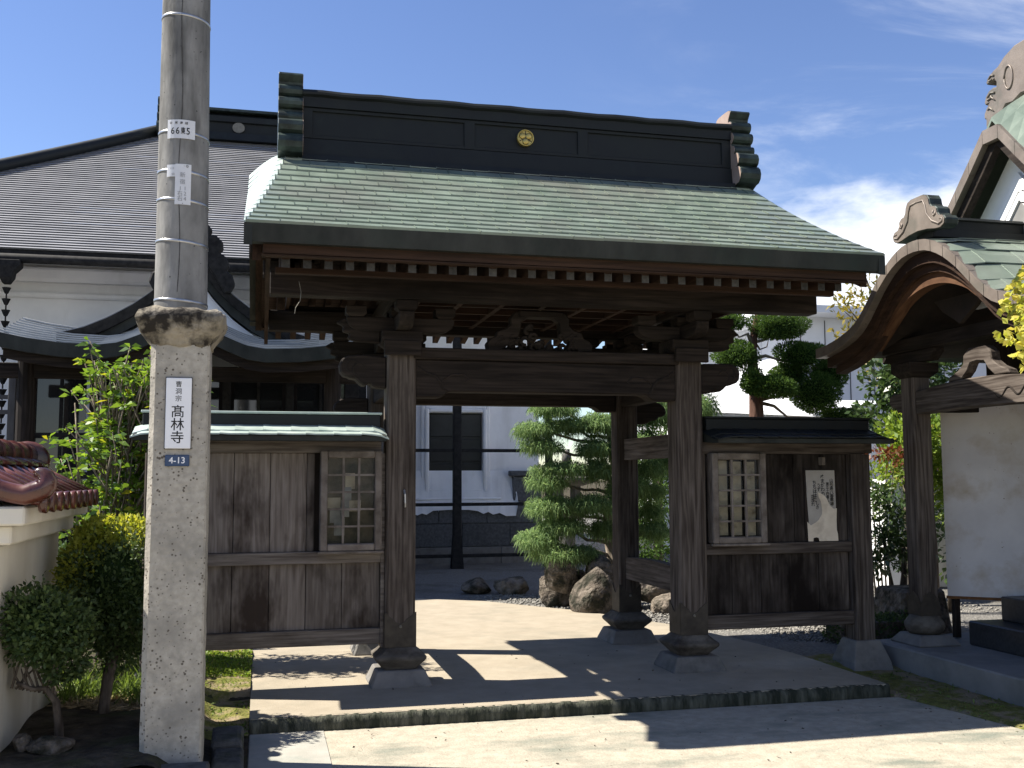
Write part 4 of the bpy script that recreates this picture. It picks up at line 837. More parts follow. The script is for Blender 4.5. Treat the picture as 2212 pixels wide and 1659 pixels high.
def porch():
    cx = -1.03; t = hall
    zd = [(0, 3.62), (.3, 3.56), (.55, 3.44), (.8, 3.335), (1.05, 3.298), (1.5, 3.315), (1.9, 3.365), (2.2, 3.425), (2.35, 3.47)]
    ze = lambda d: float(np.interp(abs(d), [a for a, _ in zd], [b for _, b in zd]))
    ds = np.linspace(-2.25, 2.25, 61)
    pr = None; m = MB(); rows = 9
    for i in range(rows):
        a, b = i/rows, (i+1)/rows; up = lambda s: (.40*s + .04*s*s)
        m.slab([[(cx+d, 14.0+1.6*a, ze(d)+up(a)+.035) for d in ds], [(cx+d, 14.0+1.6*b+.04, ze(d)*(1)+up(b)+.012) for d in ds]], (0, 0, .02))
    pr = m.build('porch_roof', 'roof_silver', t)
    g = [[(cx+d, 15.6, ze(d)+.44) for d in ds], [(cx+d, 18.55, ze(d)+.70) for d in ds]]; MB().slab(g, (0, 0, .03)).build('porch_roof_back', 'roof_silver', pr)
    mm = MB(); mm.rings([[(cx+d, 14.0, ze(d)-.15), (cx+d, 14.10, ze(d)-.15), (cx+d, 14.10, ze(d)+.02), (cx+d, 13.99, ze(d)+.03)] for d in ds]); mm.build('porch_fascia', 'copper_fascia', pr)
    mm = MB(); mm.rings([[(cx+d, 14.12, ze(d)-.27), (cx+d, 14.2, ze(d)-.27), (cx+d, 14.2, ze(d)-.12), (cx+d, 14.12, ze(d)-.12)] for d in ds*.97]); mm.build('porch_barge', 'beam_wood_x', pr)
    for d in np.linspace(-2.05, 2.05, 22):
        if abs(d) > .75: MB().bar((cx+d, 14.22, ze(d)-.22), (cx+d, 16.0, ze(d)+.10), .06, .08).build('porch_rafter', 'beam_wood_y', pr)
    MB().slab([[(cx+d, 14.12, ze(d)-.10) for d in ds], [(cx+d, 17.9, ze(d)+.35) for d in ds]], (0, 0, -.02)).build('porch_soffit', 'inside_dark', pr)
    # upper gable on the porch
    gx = -.99; zg = [(0, 4.86), (.12, 4.66), (.3, 4.42), (.55, 4.17), (.8, 3.98), (1.1, 3.80), (1.4, 3.66), (1.75, 3.56)]
    gz_ = lambda d: float(np.interp(abs(d), [a for a, _ in zg], [b for _, b in zg])); dg = np.linspace(-1.75, 1.75, 41)
    mm = MB(); mm.rings([[(gx+d, 14.95, gz_(d)-.13), (gx+d, 15.12, gz_(d)-.13), (gx+d, 15.12, gz_(d)), (gx+d, 14.90, gz_(d)+.02)] for d in dg]); gb = mm.build('gable_barge', 'black_timber', t)
    mm = MB(); mm.rings([[(gx+d, 15.02, gz_(d)-.27), (gx+d, 15.10, gz_(d)-.27), (gx+d, 15.10, gz_(d)-.131), (gx+d, 15.02, gz_(d)-.131)] for d in dg]); mm.build('gable_barge', 'copper_fascia', t)
    MB().slab([[(gx+d, 14.92, gz_(d)+.035) for d in dg], [(gx+d, 18.55, gz_(d)+.035) for d in dg]], (0, 0, .03)).build('gable_roof', 'roof_grey', t)
    MB().prism([(gx+d, gz_(d)-.30) for d in np.linspace(-1.1, 1.1, 25)], 'y', 15.13, 15.2).build('gable_infill', 'white_plaster', t)
    orn = [(0, 5.22), (.10, 5.24), (.20, 5.17), (.26, 5.09), (.22, 5.02), (.30, 5.03), (.40, 4.93), (.41, 4.82), (.36, 4.78), (.45, 4.72), (.50, 4.60), (.46, 4.52), (.54, 4.46), (.58, 4.33), (.52, 4.22), (.44, 4.20), (.30, 4.44), (.12, 4.70), (0, 4.86)]
    MB().prism([(gx+a, b) for a, b in orn] + [(gx-a, b) for a, b in orn[::-1]][1:-1], 'y', 14.84, 14.96).build('gable_ornament', 'black_timber', t, bevel=0.02)
    MB().tube([(gx, 15.0, 4.93), (gx, 18.5, 4.93)], .12, 8).build('gable_ridge', 'copper_dark', t)
    # posts, beams, glazing
    for x in (-3.05, .95):
        MB().lathe(x, 14.75, [(.16, .06), (.16, .30), (.12, .34), (.12, 3.18)], 14).build('porch_post', 'beam_wood_z', t, smooth=False)
    MB().box(-3.4, 1.3, 14.68, 14.82, 2.95, 3.15).build('porch_beam', 'beam_wood_x', t, bevel=0.01)
    MB().box(-3.6, 1.7, 16.3, 18.5, .05, .55).build('porch_floor', 'black_timber', t)
    xs = [-3.37, -2.45, -1.5, -.55, .40, 1.35]
    for i, x in enumerate(xs):
        w_ = .11 if i in (0, 5) else .06
        MB().box(x-w_, x+w_, 16.34, 16.50, .55, 3.25).build('glazing_post', 'grey_timber' if i == 0 else 'black_timber', t, bevel=0.006)
    for a, b in zip(xs[:-1], xs[1:]):
        for z0, z1 in ((.62, 1.62), (1.72, 2.22), (2.30, 3.12)):
            p = MB().box(a+.115, b-.115, 16.42, 16.43, z0, z1).build('window_pane', 'dark_glass', t)
        for z0, z1 in ((.55, .62), (1.62, 1.72), (2.22, 2.30), (3.12, 3.25)):
            MB().box(a+.06, b-.06, 16.37, 16.47, z0, z1).build('glazing_rail', 'black_timber', t)
        xm = (a+b)/2; MB().box(xm-.022, xm+.022, 16.39, 16.46, .62, 3.12).build('glazing_bar', 'black_timber', t)
    MB().box(-3.63, -3.53, 16.36, 16.48, .05, 3.3).build('glazing_post', 'grey_timber', t, bevel=0.006)
    for z in (2.82, 2.60, 1.75): MB().box(-5.6, -3.481, 16.38, 16.46, z-.03, z+.03).build('fence_rail', 'grey_timber', t)
    for x in (-4.45, -5.5): MB().box(x-.05, x+.05, 16.37, 16.47, .05, 3.2).build('fence_post', 'grey_timber', t)
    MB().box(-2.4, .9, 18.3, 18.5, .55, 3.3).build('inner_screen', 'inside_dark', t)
porch()
def rain_chain():
    x, y = -3.88, 17.12
    t = thing('rain_chain', 'black rain chain of small cups hanging from the hall gutter', 'rain chain', (x, y, .4))
    MB().frustum(x, y, [(4.62, .05, .05), (4.72, .10, .10), (4.80, .11, .11), (4.90, .20, .13), (4.99, .20, .13)]).build('funnel', 'black_timber', t, bevel=0.01)
    z = 4.60; i = 0
    while z > .5:
        MB().lathe(x, y, [(.022, z-.13), (.030, z-.12), (.062, z-.045), (.066, z-.035), (.03, z-.038)], 10).build('cup', 'black_timber', t)
        MB().tube([(x, y, z-.20), (x, y, z-.12)], .012, 6).build('chain_link', 'black_timber', t)
        z -= .175
rain_chain()
def snow_frame():
    t = thing('timber_frame', 'black freestanding frame of posts and rails in front of the storehouse window', 'frame', (3.2, 17.3, .05))
    for x, w_ in ((3.215, .066), (4.83, .05), (1.6, .066)):
        MB().box(x-w_, x+w_, 17.22, 17.38, .05, 4.3).build('post', 'black_timber', t, bevel=0.008)
        MB().prism([(x-w_-.04, .05), (x+w_+.04, .05), (x+w_+.0015, .65), (x-w_-.0015, .65)], 'y', 17.215, 17.385).build('post_foot', 'black_timber', t)
    for z in (2.08, 1.17, .31): MB().box(1.4, 5.2, 17.26, 17.34, z-.028, z+.028).build('rail', 'black_timber', t, bevel=0.005)
    MB().box(2.7, 3.11, 17.0, 17.2, .06, .20).build('threshold', 'plinth_stone', t) if False else None
snow_frame()
def white_house():
    t = thing('white_house', 'white sided house with sunlit end wall behind the cloud-pruned conifer', 'house', (12, 20, .05))
    X = 9.35
    MB().box(X, 16.5, 17.1, 25, .05, 4.55).build('wall', 'siding_white', t)
    for i in range(14):
        x = X + .25 + .5*i
        MB().box(x-.006, x+.006, 17.085, 17.0995, .05, 4.5).build('siding_joint', 'grey_timber', t)
    for i in range(11):
        y = 17.5 + .65*i; MB().box(X-.014, X-.0005, y-.006, y+.006, .05, 4.5).build('siding_joint', 'siding_white', t)
    m = MB(); m.prism([(X-.55, 4.551), (17, 4.551), (17, 4.68), (X-.55, 4.68)], 'y', 16.5, 25.6); m.build('eave_slab', 'siding_white', t)
    m = MB(); m.rings([[(X-.5, 16.55, 4.681), (16.9, 16.55, 4.681), (16.9, 25.5, 4.681), (X-.5, 25.5, 4.681)], [(X+3, 19, 5.1), (13.4, 19, 5.1), (13.4, 23, 5.1), (X+3, 23, 5.1)]]); m.build('roof', 'roof_grey', t)
    s = thing('white_shed', 'low white lean-to with sloping roof in front of the white house', 'shed', (9.0, 15, .05))
    MB().prism([(14.0, .05), (20.5, .05), (20.5, 3.05), (14.0, 2.55)], 'x', 8.15, 9.3).build('wall', 'white_plaster', s)
    MB().slab([[(7.95, 13.8, 2.56), (9.34, 13.8, 2.75)], [(7.95, 20.7, 3.12), (9.34, 20.7, 3.31)]], (0, 0, .06)).build('roof', 'siding_white', s)
white_house()
def garden_wall():
    t = thing('garden_wall', 'sunlit white garden wall with red tiled cap behind the right fence', 'wall', (9.0, 13.6, .05))
    MB().box(8.56, 8.80, 13.0, 15.4, .05, 1.50).build('wall_return', 'white_plaster', t)
    MB().box(8.8005, 10.2, 13.0, 13.2, .05, 1.50).build('wall_body', 'cream_plaster', t)
    MB().box(8.52, 8.84, 12.95, 15.45, 1.5005, 1.57).build('cap', 'white_plaster', t); MB().box(8.8405, 10.3, 12.94, 13.26, 1.5005, 1.57).build('cap', 'cream_plaster', t)
    for i in range(7): MB().tube([(8.93+.17*i, 12.85, 1.59), (8.93+.17*i, 13.35, 1.69)], .07, 8).build('cap_tile', 'red_tile', t, smooth=True)
garden_wall()

# ------------------------------------------------------------------ small hall with undulating porch gable, right edge
def shrine():
    t = thing('small_hall', 'small timber hall with undulating green copper porch roof at the right edge', 'hall', (6.2, 6.98, .0))
    YC_ = 6.98; X0 = 4.93
    kp = [(0, 3.435), (.12, 3.428), (.25, 3.385), (.38, 3.31), (.50, 3.215), (.62, 3.10), (.75, 2.975), (.86, 2.905), (.98, 2.855), (1.15, 2.81), (1.35, 2.775), (1.55, 2.765)]
    kz = lambda d: float(np.interp(abs(d), [a for a, _ in kp], [b for _, b in kp]))
    # podium, plinths, columns
    MB().prism([(5.15, 3.0), (9.5, 3.0), (9.5, 8.85), (5.15, 8.12)], 'z', -.1, .20).build('podium', 'porch_concrete', t, bevel=0.012)
    MB().prism([(5.79, 3.2), (9, 3.2), (9, 7.68), (5.79, 7.68)], 'z', .2005, .40).build('stone_step', 'dark_granite', t, bevel=0.01)
    MB().prism([(6.05, 3.2), (9, 3.2), (9, 7.60), (6.05, 7.60)], 'z', .4005, .60).build('stone_step', 'dark_granite', t, bevel=0.01)
    for y in (7.84, 6.12):
        x = 5.485
        MB().frustum(x, y, [(.198, .200, .210), (.215, .198, .208), (.285, .145, .150)]).build('plinth', 'plinth_stone', t, bevel=0.01)
        MB().lathe(x, y, [(.125, .286), (.150, .31), (.165, .345), (.160, .38), (.130, .42), (.118, .44)], 18).build('post_base', 'base_wood', t, smooth=True)
        p = MB().frustum(x, y, [(.43, .088, .088), (2.45, .088, .088)], ch=.014).build('post', 'post_wood_z', t)
        h = .091; e = [(-h, 0), (h, 0), (h, .11), (h*.7, .15), (h*.5, .17), (0, .20), (-h*.5, .17), (-h*.7, .15), (-h, .11)]; s = MB()
        s.prism([(x+a, .44+b) for a, b in e], 'y', y-h-.003, y-h+.001); s.prism([(y+a, .44+b) for a, b in e], 'x', x-h-.003, x-h+.001); s.build('metal_shoe', 'shoe_copper', p)
        MB().frustum(x, y, [(2.45, .09, .09), (2.50, .14, .14), (2.58, .14, .14)]).build('bearing_block', 'beam_wood_x', t, bevel=0.004)
        MB().prism([(y+a, z) for a, z in ((-.34, 2.68), (-.34, 2.65), (-.26, 2.585), (.26, 2.585), (.34, 2.65), (.34, 2.68))], 'x', x-.05, x+.05).build('bracket_arm', 'beam_wood_y', t)
        MB().box(x+.089, 6.6, y-.05, y+.05, 2.16, 2.33).build('tie_beam', 'beam_wood_x', t, bevel=0.006)
    # rainbow beam between the posts with carved ends
    n = 16; ya, yb = 6.208, 7.752; m = MB()
    m.rings([[(5.42, ya+(yb-ya)*i/n, 2.135+.012*math.sin(math.pi*i/n)), (5.55, ya+(yb-ya)*i/n, 2.135+.012*math.sin(math.pi*i/n)), (5.55, ya+(yb-ya)*i/n, 2.33+.05*math.sin(math.pi*i/n)), (5.42, ya+(yb-ya)*i/n, 2.33+.05*math.sin(math.pi*i/n))] for i in range(n+1)])
    rb = m.build('rainbow_beam', 'post_wood_y', t, bevel=0.008)
    for f in (1, -1):
        y0 = 7.929 if f == 1 else 6.031
        MB().prism([(y0+f*a, b) for a, b in ((0, 2.33), (.16, 2.33), (.21, 2.30), (.215, 2.25), (.18, 2.21), (.13, 2.205), (.10, 2.17), (0, 2.15))], 'x', 5.425, 5.545).build('beam_nose', 'post_wood_y', t, bevel=0.008)
    MB().tube([(5.4185, 6.36+.40*k/24, 2.255+.035*math.sin(k*.52)-.001*k) for k in range(25)], [.002+.006*math.sin(math.pi*k/24) for k in range(25)], 6).build('carved_scroll', 'inside_dark', rb, smooth=True)
    # strut between beam and gable
    kk = [(0, 2.62), (.10, 2.62), (.16, 2.57), (.17, 2.50), (.24, 2.45), (.34, 2.41), (.36, 2.375), (.20, 2.375), (.12, 2.44), (.08, 2.50), (0, 2.51)]
    MB().prism([(YC_+a, b) for a, b in kk] + [(YC_-a, b) for a, b in kk[::-1]][1:-1], 'x', 5.44, 5.53).build('frog_leg_strut', 'post_wood_y', t, bevel=0.008)
    MB().box(5.41, 5.56, 5.75, 8.2, 2.685, 2.80).build('porch_purlin', 'beam_wood_y', t, bevel=0.006)
    # roof shell and its copper courses
    ds = np.concatenate([np.linspace(-1.5, 1.5, 61)])
    MB().slab([[(X0+.02, YC_+d, kz(d)-.03) for d in ds], [(6.9, YC_+d, kz(d)+.02) for d in ds]], (0, 0, .05)).build('roof_shell', 'inside_dark', t)
    rs = MB().slab([[(X0, YC_+d, kz(d)-.005) for d in ds], [(6.9, YC_+d, kz(d)+.03) for d in ds]], (0, 0, .02)).build('porch_roof', 'copper_dark', t)
    arcs = [0, .13, .27, .42, .57, .72, .87, 1.04, 1.26, 1.5]
    rr = random.Random(3)
    for sg in (1, -1):
        for i, (a, b) in enumerate(zip(arcs[:-1], arcs[1:])):
            x = X0-.004; off = .17 if i % 2 else .30
            while x < 6.3:
                x1 = x+off; off = .34
                g = []
                for xx, lf in ((x+.001, .004), (x1, .0)):
                    g.append([(xx, YC_+sg*d, kz(d)+.004+lf+.016*k+(.035*(xx-X0)/2) - (.02*max(0, 1-(xx-X0)/.12)**2)) for d, k in ((a, 0.1), ((a+b)/2, .5), (b+.012, 1.0))])
                MB().slab(g, (0, 0, .008)).build('roof_tile', 'copper_tile', rs)
                x = x1
    # front edge of the gable in bent copper segments, then the timber arches behind
    seg = np.linspace(-1.5, 1.5, 22)
    for a, b in zip(seg[:-1], seg[1:]):
        q = [a+.003, (a+b)/2, b-.003]; m = MB()
        m.rings([[(X0-.02, YC_+d, kz(d)-.085), (X0+.09, YC_+d, kz(d)-.085), (X0+.09, YC_+d, kz(d)-.006), (X0-.02, YC_+d, kz(d)+.002)] for d in q]); m.build('gable_edge', 'copper_brown', t)
    def arch(x0, x1, top, th, hw, mat, nm):
        dd = np.linspace(-hw, hw, 41); m = MB(); m.rings([[(x0, YC_+d, top(d)-th), (x1, YC_+d, top(d)-th), (x1, YC_+d, top(d)), (x0, YC_+d, top(d))] for d in dd]); return m.build(nm, mat, t)
    arch(X0+.05, X0+.13, lambda d: kz(d)-.09, .09, 1.42, 'eave_wood_y', 'gable_board')
    arch(X0+.10, X0+.20, lambda d: kz(d)-.185, .06, 1.36, 'eave_wood_y', 'gable_board')
    arch(X0+.135, X0+.235, lambda d: (3.20 - .62*d*d if abs(d) < .42 else 3.20-.62*.1764-(abs(d)-.42)*.75), .10+.0, .84, 'orange_wood', 'bargeboard')
    MB().prism([(YC_-.30, 3.02), (YC_+.30, 3.02), (YC_+.20, 2.92), (YC_+.06, 2.84), (YC_, 2.80), (YC_-.06, 2.84), (YC_-.20, 2.92)], 'x', 5.30, 5.34).build('gable_pendant', 'inside_dark', t)
    # ridge and scrolled end plate
    rd = MB().prism([(YC_-.10, 3.46), (YC_-.09, 3.52), (YC_-.06, 3.525), (YC_-.055, 3.60), (YC_-.075, 3.61), (YC_-.05, 3.635), (YC_+.05, 3.635), (YC_+.075, 3.61), (YC_+.055, 3.60), (YC_+.06, 3.525), (YC_+.09, 3.52), (YC_+.10, 3.46)], 'x', 5.02, 6.1).build('porch_ridge', 'copper_dark', t)
    half = [(0, 3.785), (.07, 3.785), (.12, 3.77), (.145, 3.735), (.155, 3.69), (.175, 3.665), (.21, 3.66), (.24, 3.635), (.245, 3.60), (.265, 3.575), (.31, 3.565), (.335, 3.535), (.325, 3.495), (.28, 3.475), (.22, 3.48), (.12, 3.50), (0, 3.51)]
    pl = [(YC_+a-.03, b) for a, b in half] + [(YC_-a-.03, b) for a, b in half[::-1]][1:-1]
    og = MB().prism(pl, 'x', 4.945, 5.06).build('ridge_ornament', 'copper_scroll', t, bevel=0.006)
    MB().prism([(YC_-.03+(a-YC_+.03)*.97, 3.62+(b-3.62)*.97) for a, b in pl], 'x', 4.938, 4.9445).build('ornament_face', 'copper_brown', og)
    for f in (1, -1):
        q = lambda d: YC_-.03+f*d
        MB().tube([(4.936, q(.0), 3.74), (4.936, q(.08), 3.735), (4.936, q(.105), 3.69), (4.936, q(.12), 3.62), (4.936, q(.18), 3.55), (4.936, q(.26), 3.51), (4.936, q(.30), 3.52), (4.936, q(.30), 3.545), (4.936, q(.27), 3.545)], [.005, .008, .008, .008, .009, .009, .008, .006, .004], 6).build('ornament_scroll', 'copper_brown', og, smooth=True)
        MB().tube([(4.936, q(.205), 3.625), (4.936, q(.19), 3.605), (4.936, q(.205), 3.585), (4.936, q(.225), 3.595), (4.936, q(.22), 3.615)], [.006, .008, .008, .008, .005], 6).build('ornament_scroll', 'copper_brown', og, smooth=True)
    # main roof: gable facing the path
    Xg = 5.65; gz2 = lambda d: 4.48 - 1.16*abs(d) + .12*d*d; mz = lambda d: 4.84 - .42*abs(d) - .42*d*d
    dg = np.linspace(-1.75, 1.75, 41)
    MB().slab([[(Xg, YC_-.04+d, gz2(d)) for d in dg], [(Xg+.16, YC_-.04+d, .55*gz2(d)+.45*mz(d)-.05) for d in dg], [(Xg+.42, YC_-.04+d, mz(d)-.08) for d in dg], [(9.4, YC_-.04+d, mz(d)-.08) for d in dg]], (0, 0, .03)).build('main_roof', 'copper_tile', t)
    sg_ = np.linspace(-1.7, 1.7, 20)
    for a, b in zip(sg_[:-1], sg_[1:]):
        m = MB(); m.rings([[(Xg-.025, YC_-.04+d, gz2(d)-.10), (Xg+.08, YC_-.04+d, gz2(d)-.10), (Xg+.08, YC_-.04+d, gz2(d)+.01), (Xg-.025, YC_-.04+d, gz2(d)+.012)] for d in (a+.002, b-.002)]); m.build('verge_edge', 'copper_brown', t)
    m = MB(); m.rings([[(Xg+.03, YC_-.04+d, gz2(d)-.22), (Xg+.10, YC_-.04+d, gz2(d)-.22), (Xg+.10, YC_-.04+d, gz2(d)-.101), (Xg+.03, YC_-.04+d, gz2(d)-.101)] for d in dg*.95]); m.build('main_bargeboard', 'beam_wood_y', t)
    m = MB(); m.prism([(YC_-.04+d, gz2(d)-.14) for d in np.linspace(-1.3, 1.3, 31)] , 'x', 5.90, 5.97); gw = m.build('gable_wall', 'white_plaster', t)
    for o_, w2, dx in ((.30, .10, .0), (.47, .035, .004)):
        zt, zb = 4.48-.14-o_, 4.48-.14-o_-w2*1.5; L_ = .62
        MB().prism([(YC_-.04, zt), (YC_-.04+L_, zt-1.16*L_), (YC_-.04+L_, zb-1.16*L_), (YC_-.04, zb), (YC_-.04-L_, zb-1.16*L_), (YC_-.04-L_, zt-1.16*L_)], 'x', 5.865+dx, 5.8985).build('wall_moulding', 'white_plaster', gw)
    MB().prism([(YC_-.04, 3.80), (YC_+.50, 3.17), (YC_-.58, 3.17)], 'x', 5.885, 5.8995).build('inner_panel', 'porch_concrete', gw)
    orn = [(0, 5.19), (.16, 5.185), (.28, 5.14), (.36, 5.085), (.42, 5.07), (.475, 5.045), (.515, 4.995), (.50, 4.97), (.45, 4.972), (.405, 4.985), (.385, 4.955), (.39, 4.915), (.43, 4.925), (.485, 4.915), (.525, 4.875), (.545, 4.825), (.53, 4.80), (.495, 4.80), (.52, 4.775), (.55, 4.735), (.555, 4.69), (.53, 4.675), (.535, 4.63), (.53, 4.57), (.44, 4.62), (.40, 4.66), (.33, 4.67), (.28, 4.72), (.20, 4.71), (.10, 4.75), (0, 4.74)]
    og = MB().prism([(YC_-.03+a, b) for a, b in orn] + [(YC_-.03-a, b) for a, b in orn[::-1]][1:-1], 'x', 6.03, 6.13).build('ridge_ornament', 'copper_brown', t, bevel=0.012)
    for f in (1, -1):
        c0 = YC_-.03+f*.25; MB().tube([(6.027, c0-.02*f+.05*math.cos(a), 4.94+.10*math.sin(a)) for a in np.linspace(0, 2*math.pi, 17)], .009, 6).build('ornament_scroll', 'copper_brown', og, smooth=True); MB().tube([(6.027, YC_-.03+f*a, z) for a, z in ((.40, 5.02), (.44, 5.035), (.475, 5.01), (.46, 4.99), (.43, 5.0))], .009, 6).build('ornament_scroll', 'copper_brown', og, smooth=True); MB().tube([(6.027, YC_-.03+f*a, z) for a, z in ((.40, 4.87), (.45, 4.885), (.50, 4.86), (.49, 4.835), (.45, 4.84), (.44, 4.86))], .010, 6).build('ornament_scroll', 'copper_brown', og, smooth=True)
        for d, z in ((.45, 4.83), (.47, 4.74)): MB().tube([(6.027, YC_-.03+f*(d-.05), z-.03), (6.027, YC_-.03+f*d, z+.02), (6.027, YC_-.03+f*(d+.03), z+.01)], [.004, .012, .005], 6).build('ornament_scroll', 'copper_brown', og, smooth=True)
    MB().prism([(YC_-.12, 4.70), (YC_-.10, 4.98), (YC_+.06, 4.98), (YC_+.08, 4.70)], 'x', 6.13, 9.4).build('main_ridge', 'copper_dark', t)
    # body of the hall
    MB().box(6.45, 9.2, 5.75, 8.15, .60, 3.3).build('hall_wall', 'beam_wood_z', t)
    # white board standing under the porch
    d = Vector((.775, -.632, 0)); p0 = Vector((5.83, 7.99, .57)); n_ = Vector((-.632, -.775, 0))
    w = thing('white_board', 'large white metal board with rust specks leaning under the right porch roof', 'board', (6.3, 7.6, .56))
    m = MB(); m.add([p0, p0+d*1.25, p0+d*1.25+Vector((0, 0, 1.72)), p0+Vector((0, 0, 1.72)), p0-n_*.03, p0+d*1.25-n_*.03, p0+d*1.25-n_*.03+Vector((0, 0, 1.72)), p0-n_*.03+Vector((0, 0, 1.72))], [(0,1,2,3),(7,6,5,4),(0,4,5,1),(1,5,6,2),(2,6,7,3),(3,7,4,0)]); m.build('panel', 'rusty_panel', w)
    m = MB(); m.bar(p0+d*-.01-n_*.012+Vector((0, 0, -.012)), p0+d*1.26-n_*.012+Vector((0, 0, -.012)), .045, .022); m.build('bottom_rail', 'rust', w)
    for s_ in (.06, 1.18): m = MB(); m.bar(p0+d*s_-n_*.055+Vector((0, 0, -.36)), p0+d*s_-n_*.055+Vector((0, 0, 1.70)), .05, .05, up=(1, 0, 0)); m.build('back_post', 'beam_wood_z', w)
    m = MB(); e = p0+d*1.275; m.bar(e+n_*.01+Vector((0, 0, -.3)), e+n_*.01+Vector((0, 0, 1.80)), .05, .05, up=(1, 0, 0)); m.build('edge_post', 'case_wood', w)
    # stone block and pipe end seen under the board
    MB().frustum(6.35, 9.3, [(.0, .30, .30), (.50, .24, .24)]).build('stone_block', 'rock', None, bevel=0.03, label='pale square stone block on the gravel seen below the white board', cat='stone')
shrine()

# ------------------------------------------------------------------ granite pillar, utility pole and their signs
def pillar():
    t = thing('granite_pillar', 'square speckled granite gate pillar with rough blackened capstone, left of the gate', 'pillar', (-.435, 5.89, .18))
    x0, x1, y0, y1 = -.588, -.283, 5.74, 6.035; cx, cy = (x0+x1)/2, (y0+y1)/2; h = (x1-x0)/2
    r = np.random.default_rng(7); m = MB(); rings = []
    for i in range(41):
        z = -.06 + (2.325+.06)*i/40; k = h*(1.012-.024*i/40); ch = .028; j = lambda: float(r.normal(0, .0010))
        rings.append([(cx-k+ch+j(), cy-k+j(), z), (cx+k-ch*.4+j(), cy-k+j(), z), (cx+k+j(), cy-k+ch*.4+j(), z), (cx+k+j(), cy+k-ch, z), (cx+k-ch, cy+k, z), (cx-k+ch, cy+k, z), (cx-k+j(), cy+k-ch, z), (cx-k+j(), cy-k+ch+j(), z)])
    m.rings(rings).build('shaft', 'granite', t)
    prof = [(2.318, .155), (2.335, .163), (2.36, .180), (2.40, .212), (2.435, .228), (2.47, .234), (2.495, .222), (2.508, .19), (2.515, .14)]
    rings = []
    for z, k in prof:
        ring = []
        for q in range(32):
            a = 2*math.pi*q/32; c, s = math.cos(a), math.sin(a); sq = 1/max(abs(c), abs(s))**.86; j = 1 + float(r.normal(0, .020))
            ring.append((cx + k*c*sq*j, cy + k*s*sq*j, z + float(r.normal(0, .007))))
        rings.append(ring)
    MB().rings(rings).build('capstone', 'cap_stone', t, smooth=True)
    s = thing('name_plate', 'tall white enamel name plate lettered in black, high on the granite pillar', 'sign', (-.436, 5.735, 1.765))
    MB().box(-.501, -.371, 5.721, 5.734, 1.765, 2.140).build('plate', 'enamel_white', s, bevel=0.003)
    MB().box(-.5045, -.3675, 5.7265, 5.738, 1.7615, 2.1435).build('plate_edge', 'ink_grey', s)
    text('曹洞宗', (-.437, 5.7205, 2.066), .034, 'ink_black', s, vertical=True, bold=.008, pitch=1.12)
    text('髙林寺', (-.439, 5.7205, 1.888), .070, 'ink_black', s, vertical=True, bold=.009, pitch=.98)
    s = thing('number_plate', 'small blue house number plate reading 4-13 on the granite pillar', 'sign', (-.437, 5.735, 1.672))
    MB().box(-.498, -.375, 5.724, 5.737, 1.672, 1.731).build('plate', 'enamel_blue', s, bevel=0.003)
    text('4-13', (-.4365, 5.7235, 1.7015), .046, 'enamel_white', s, bold=.012)
pillar()
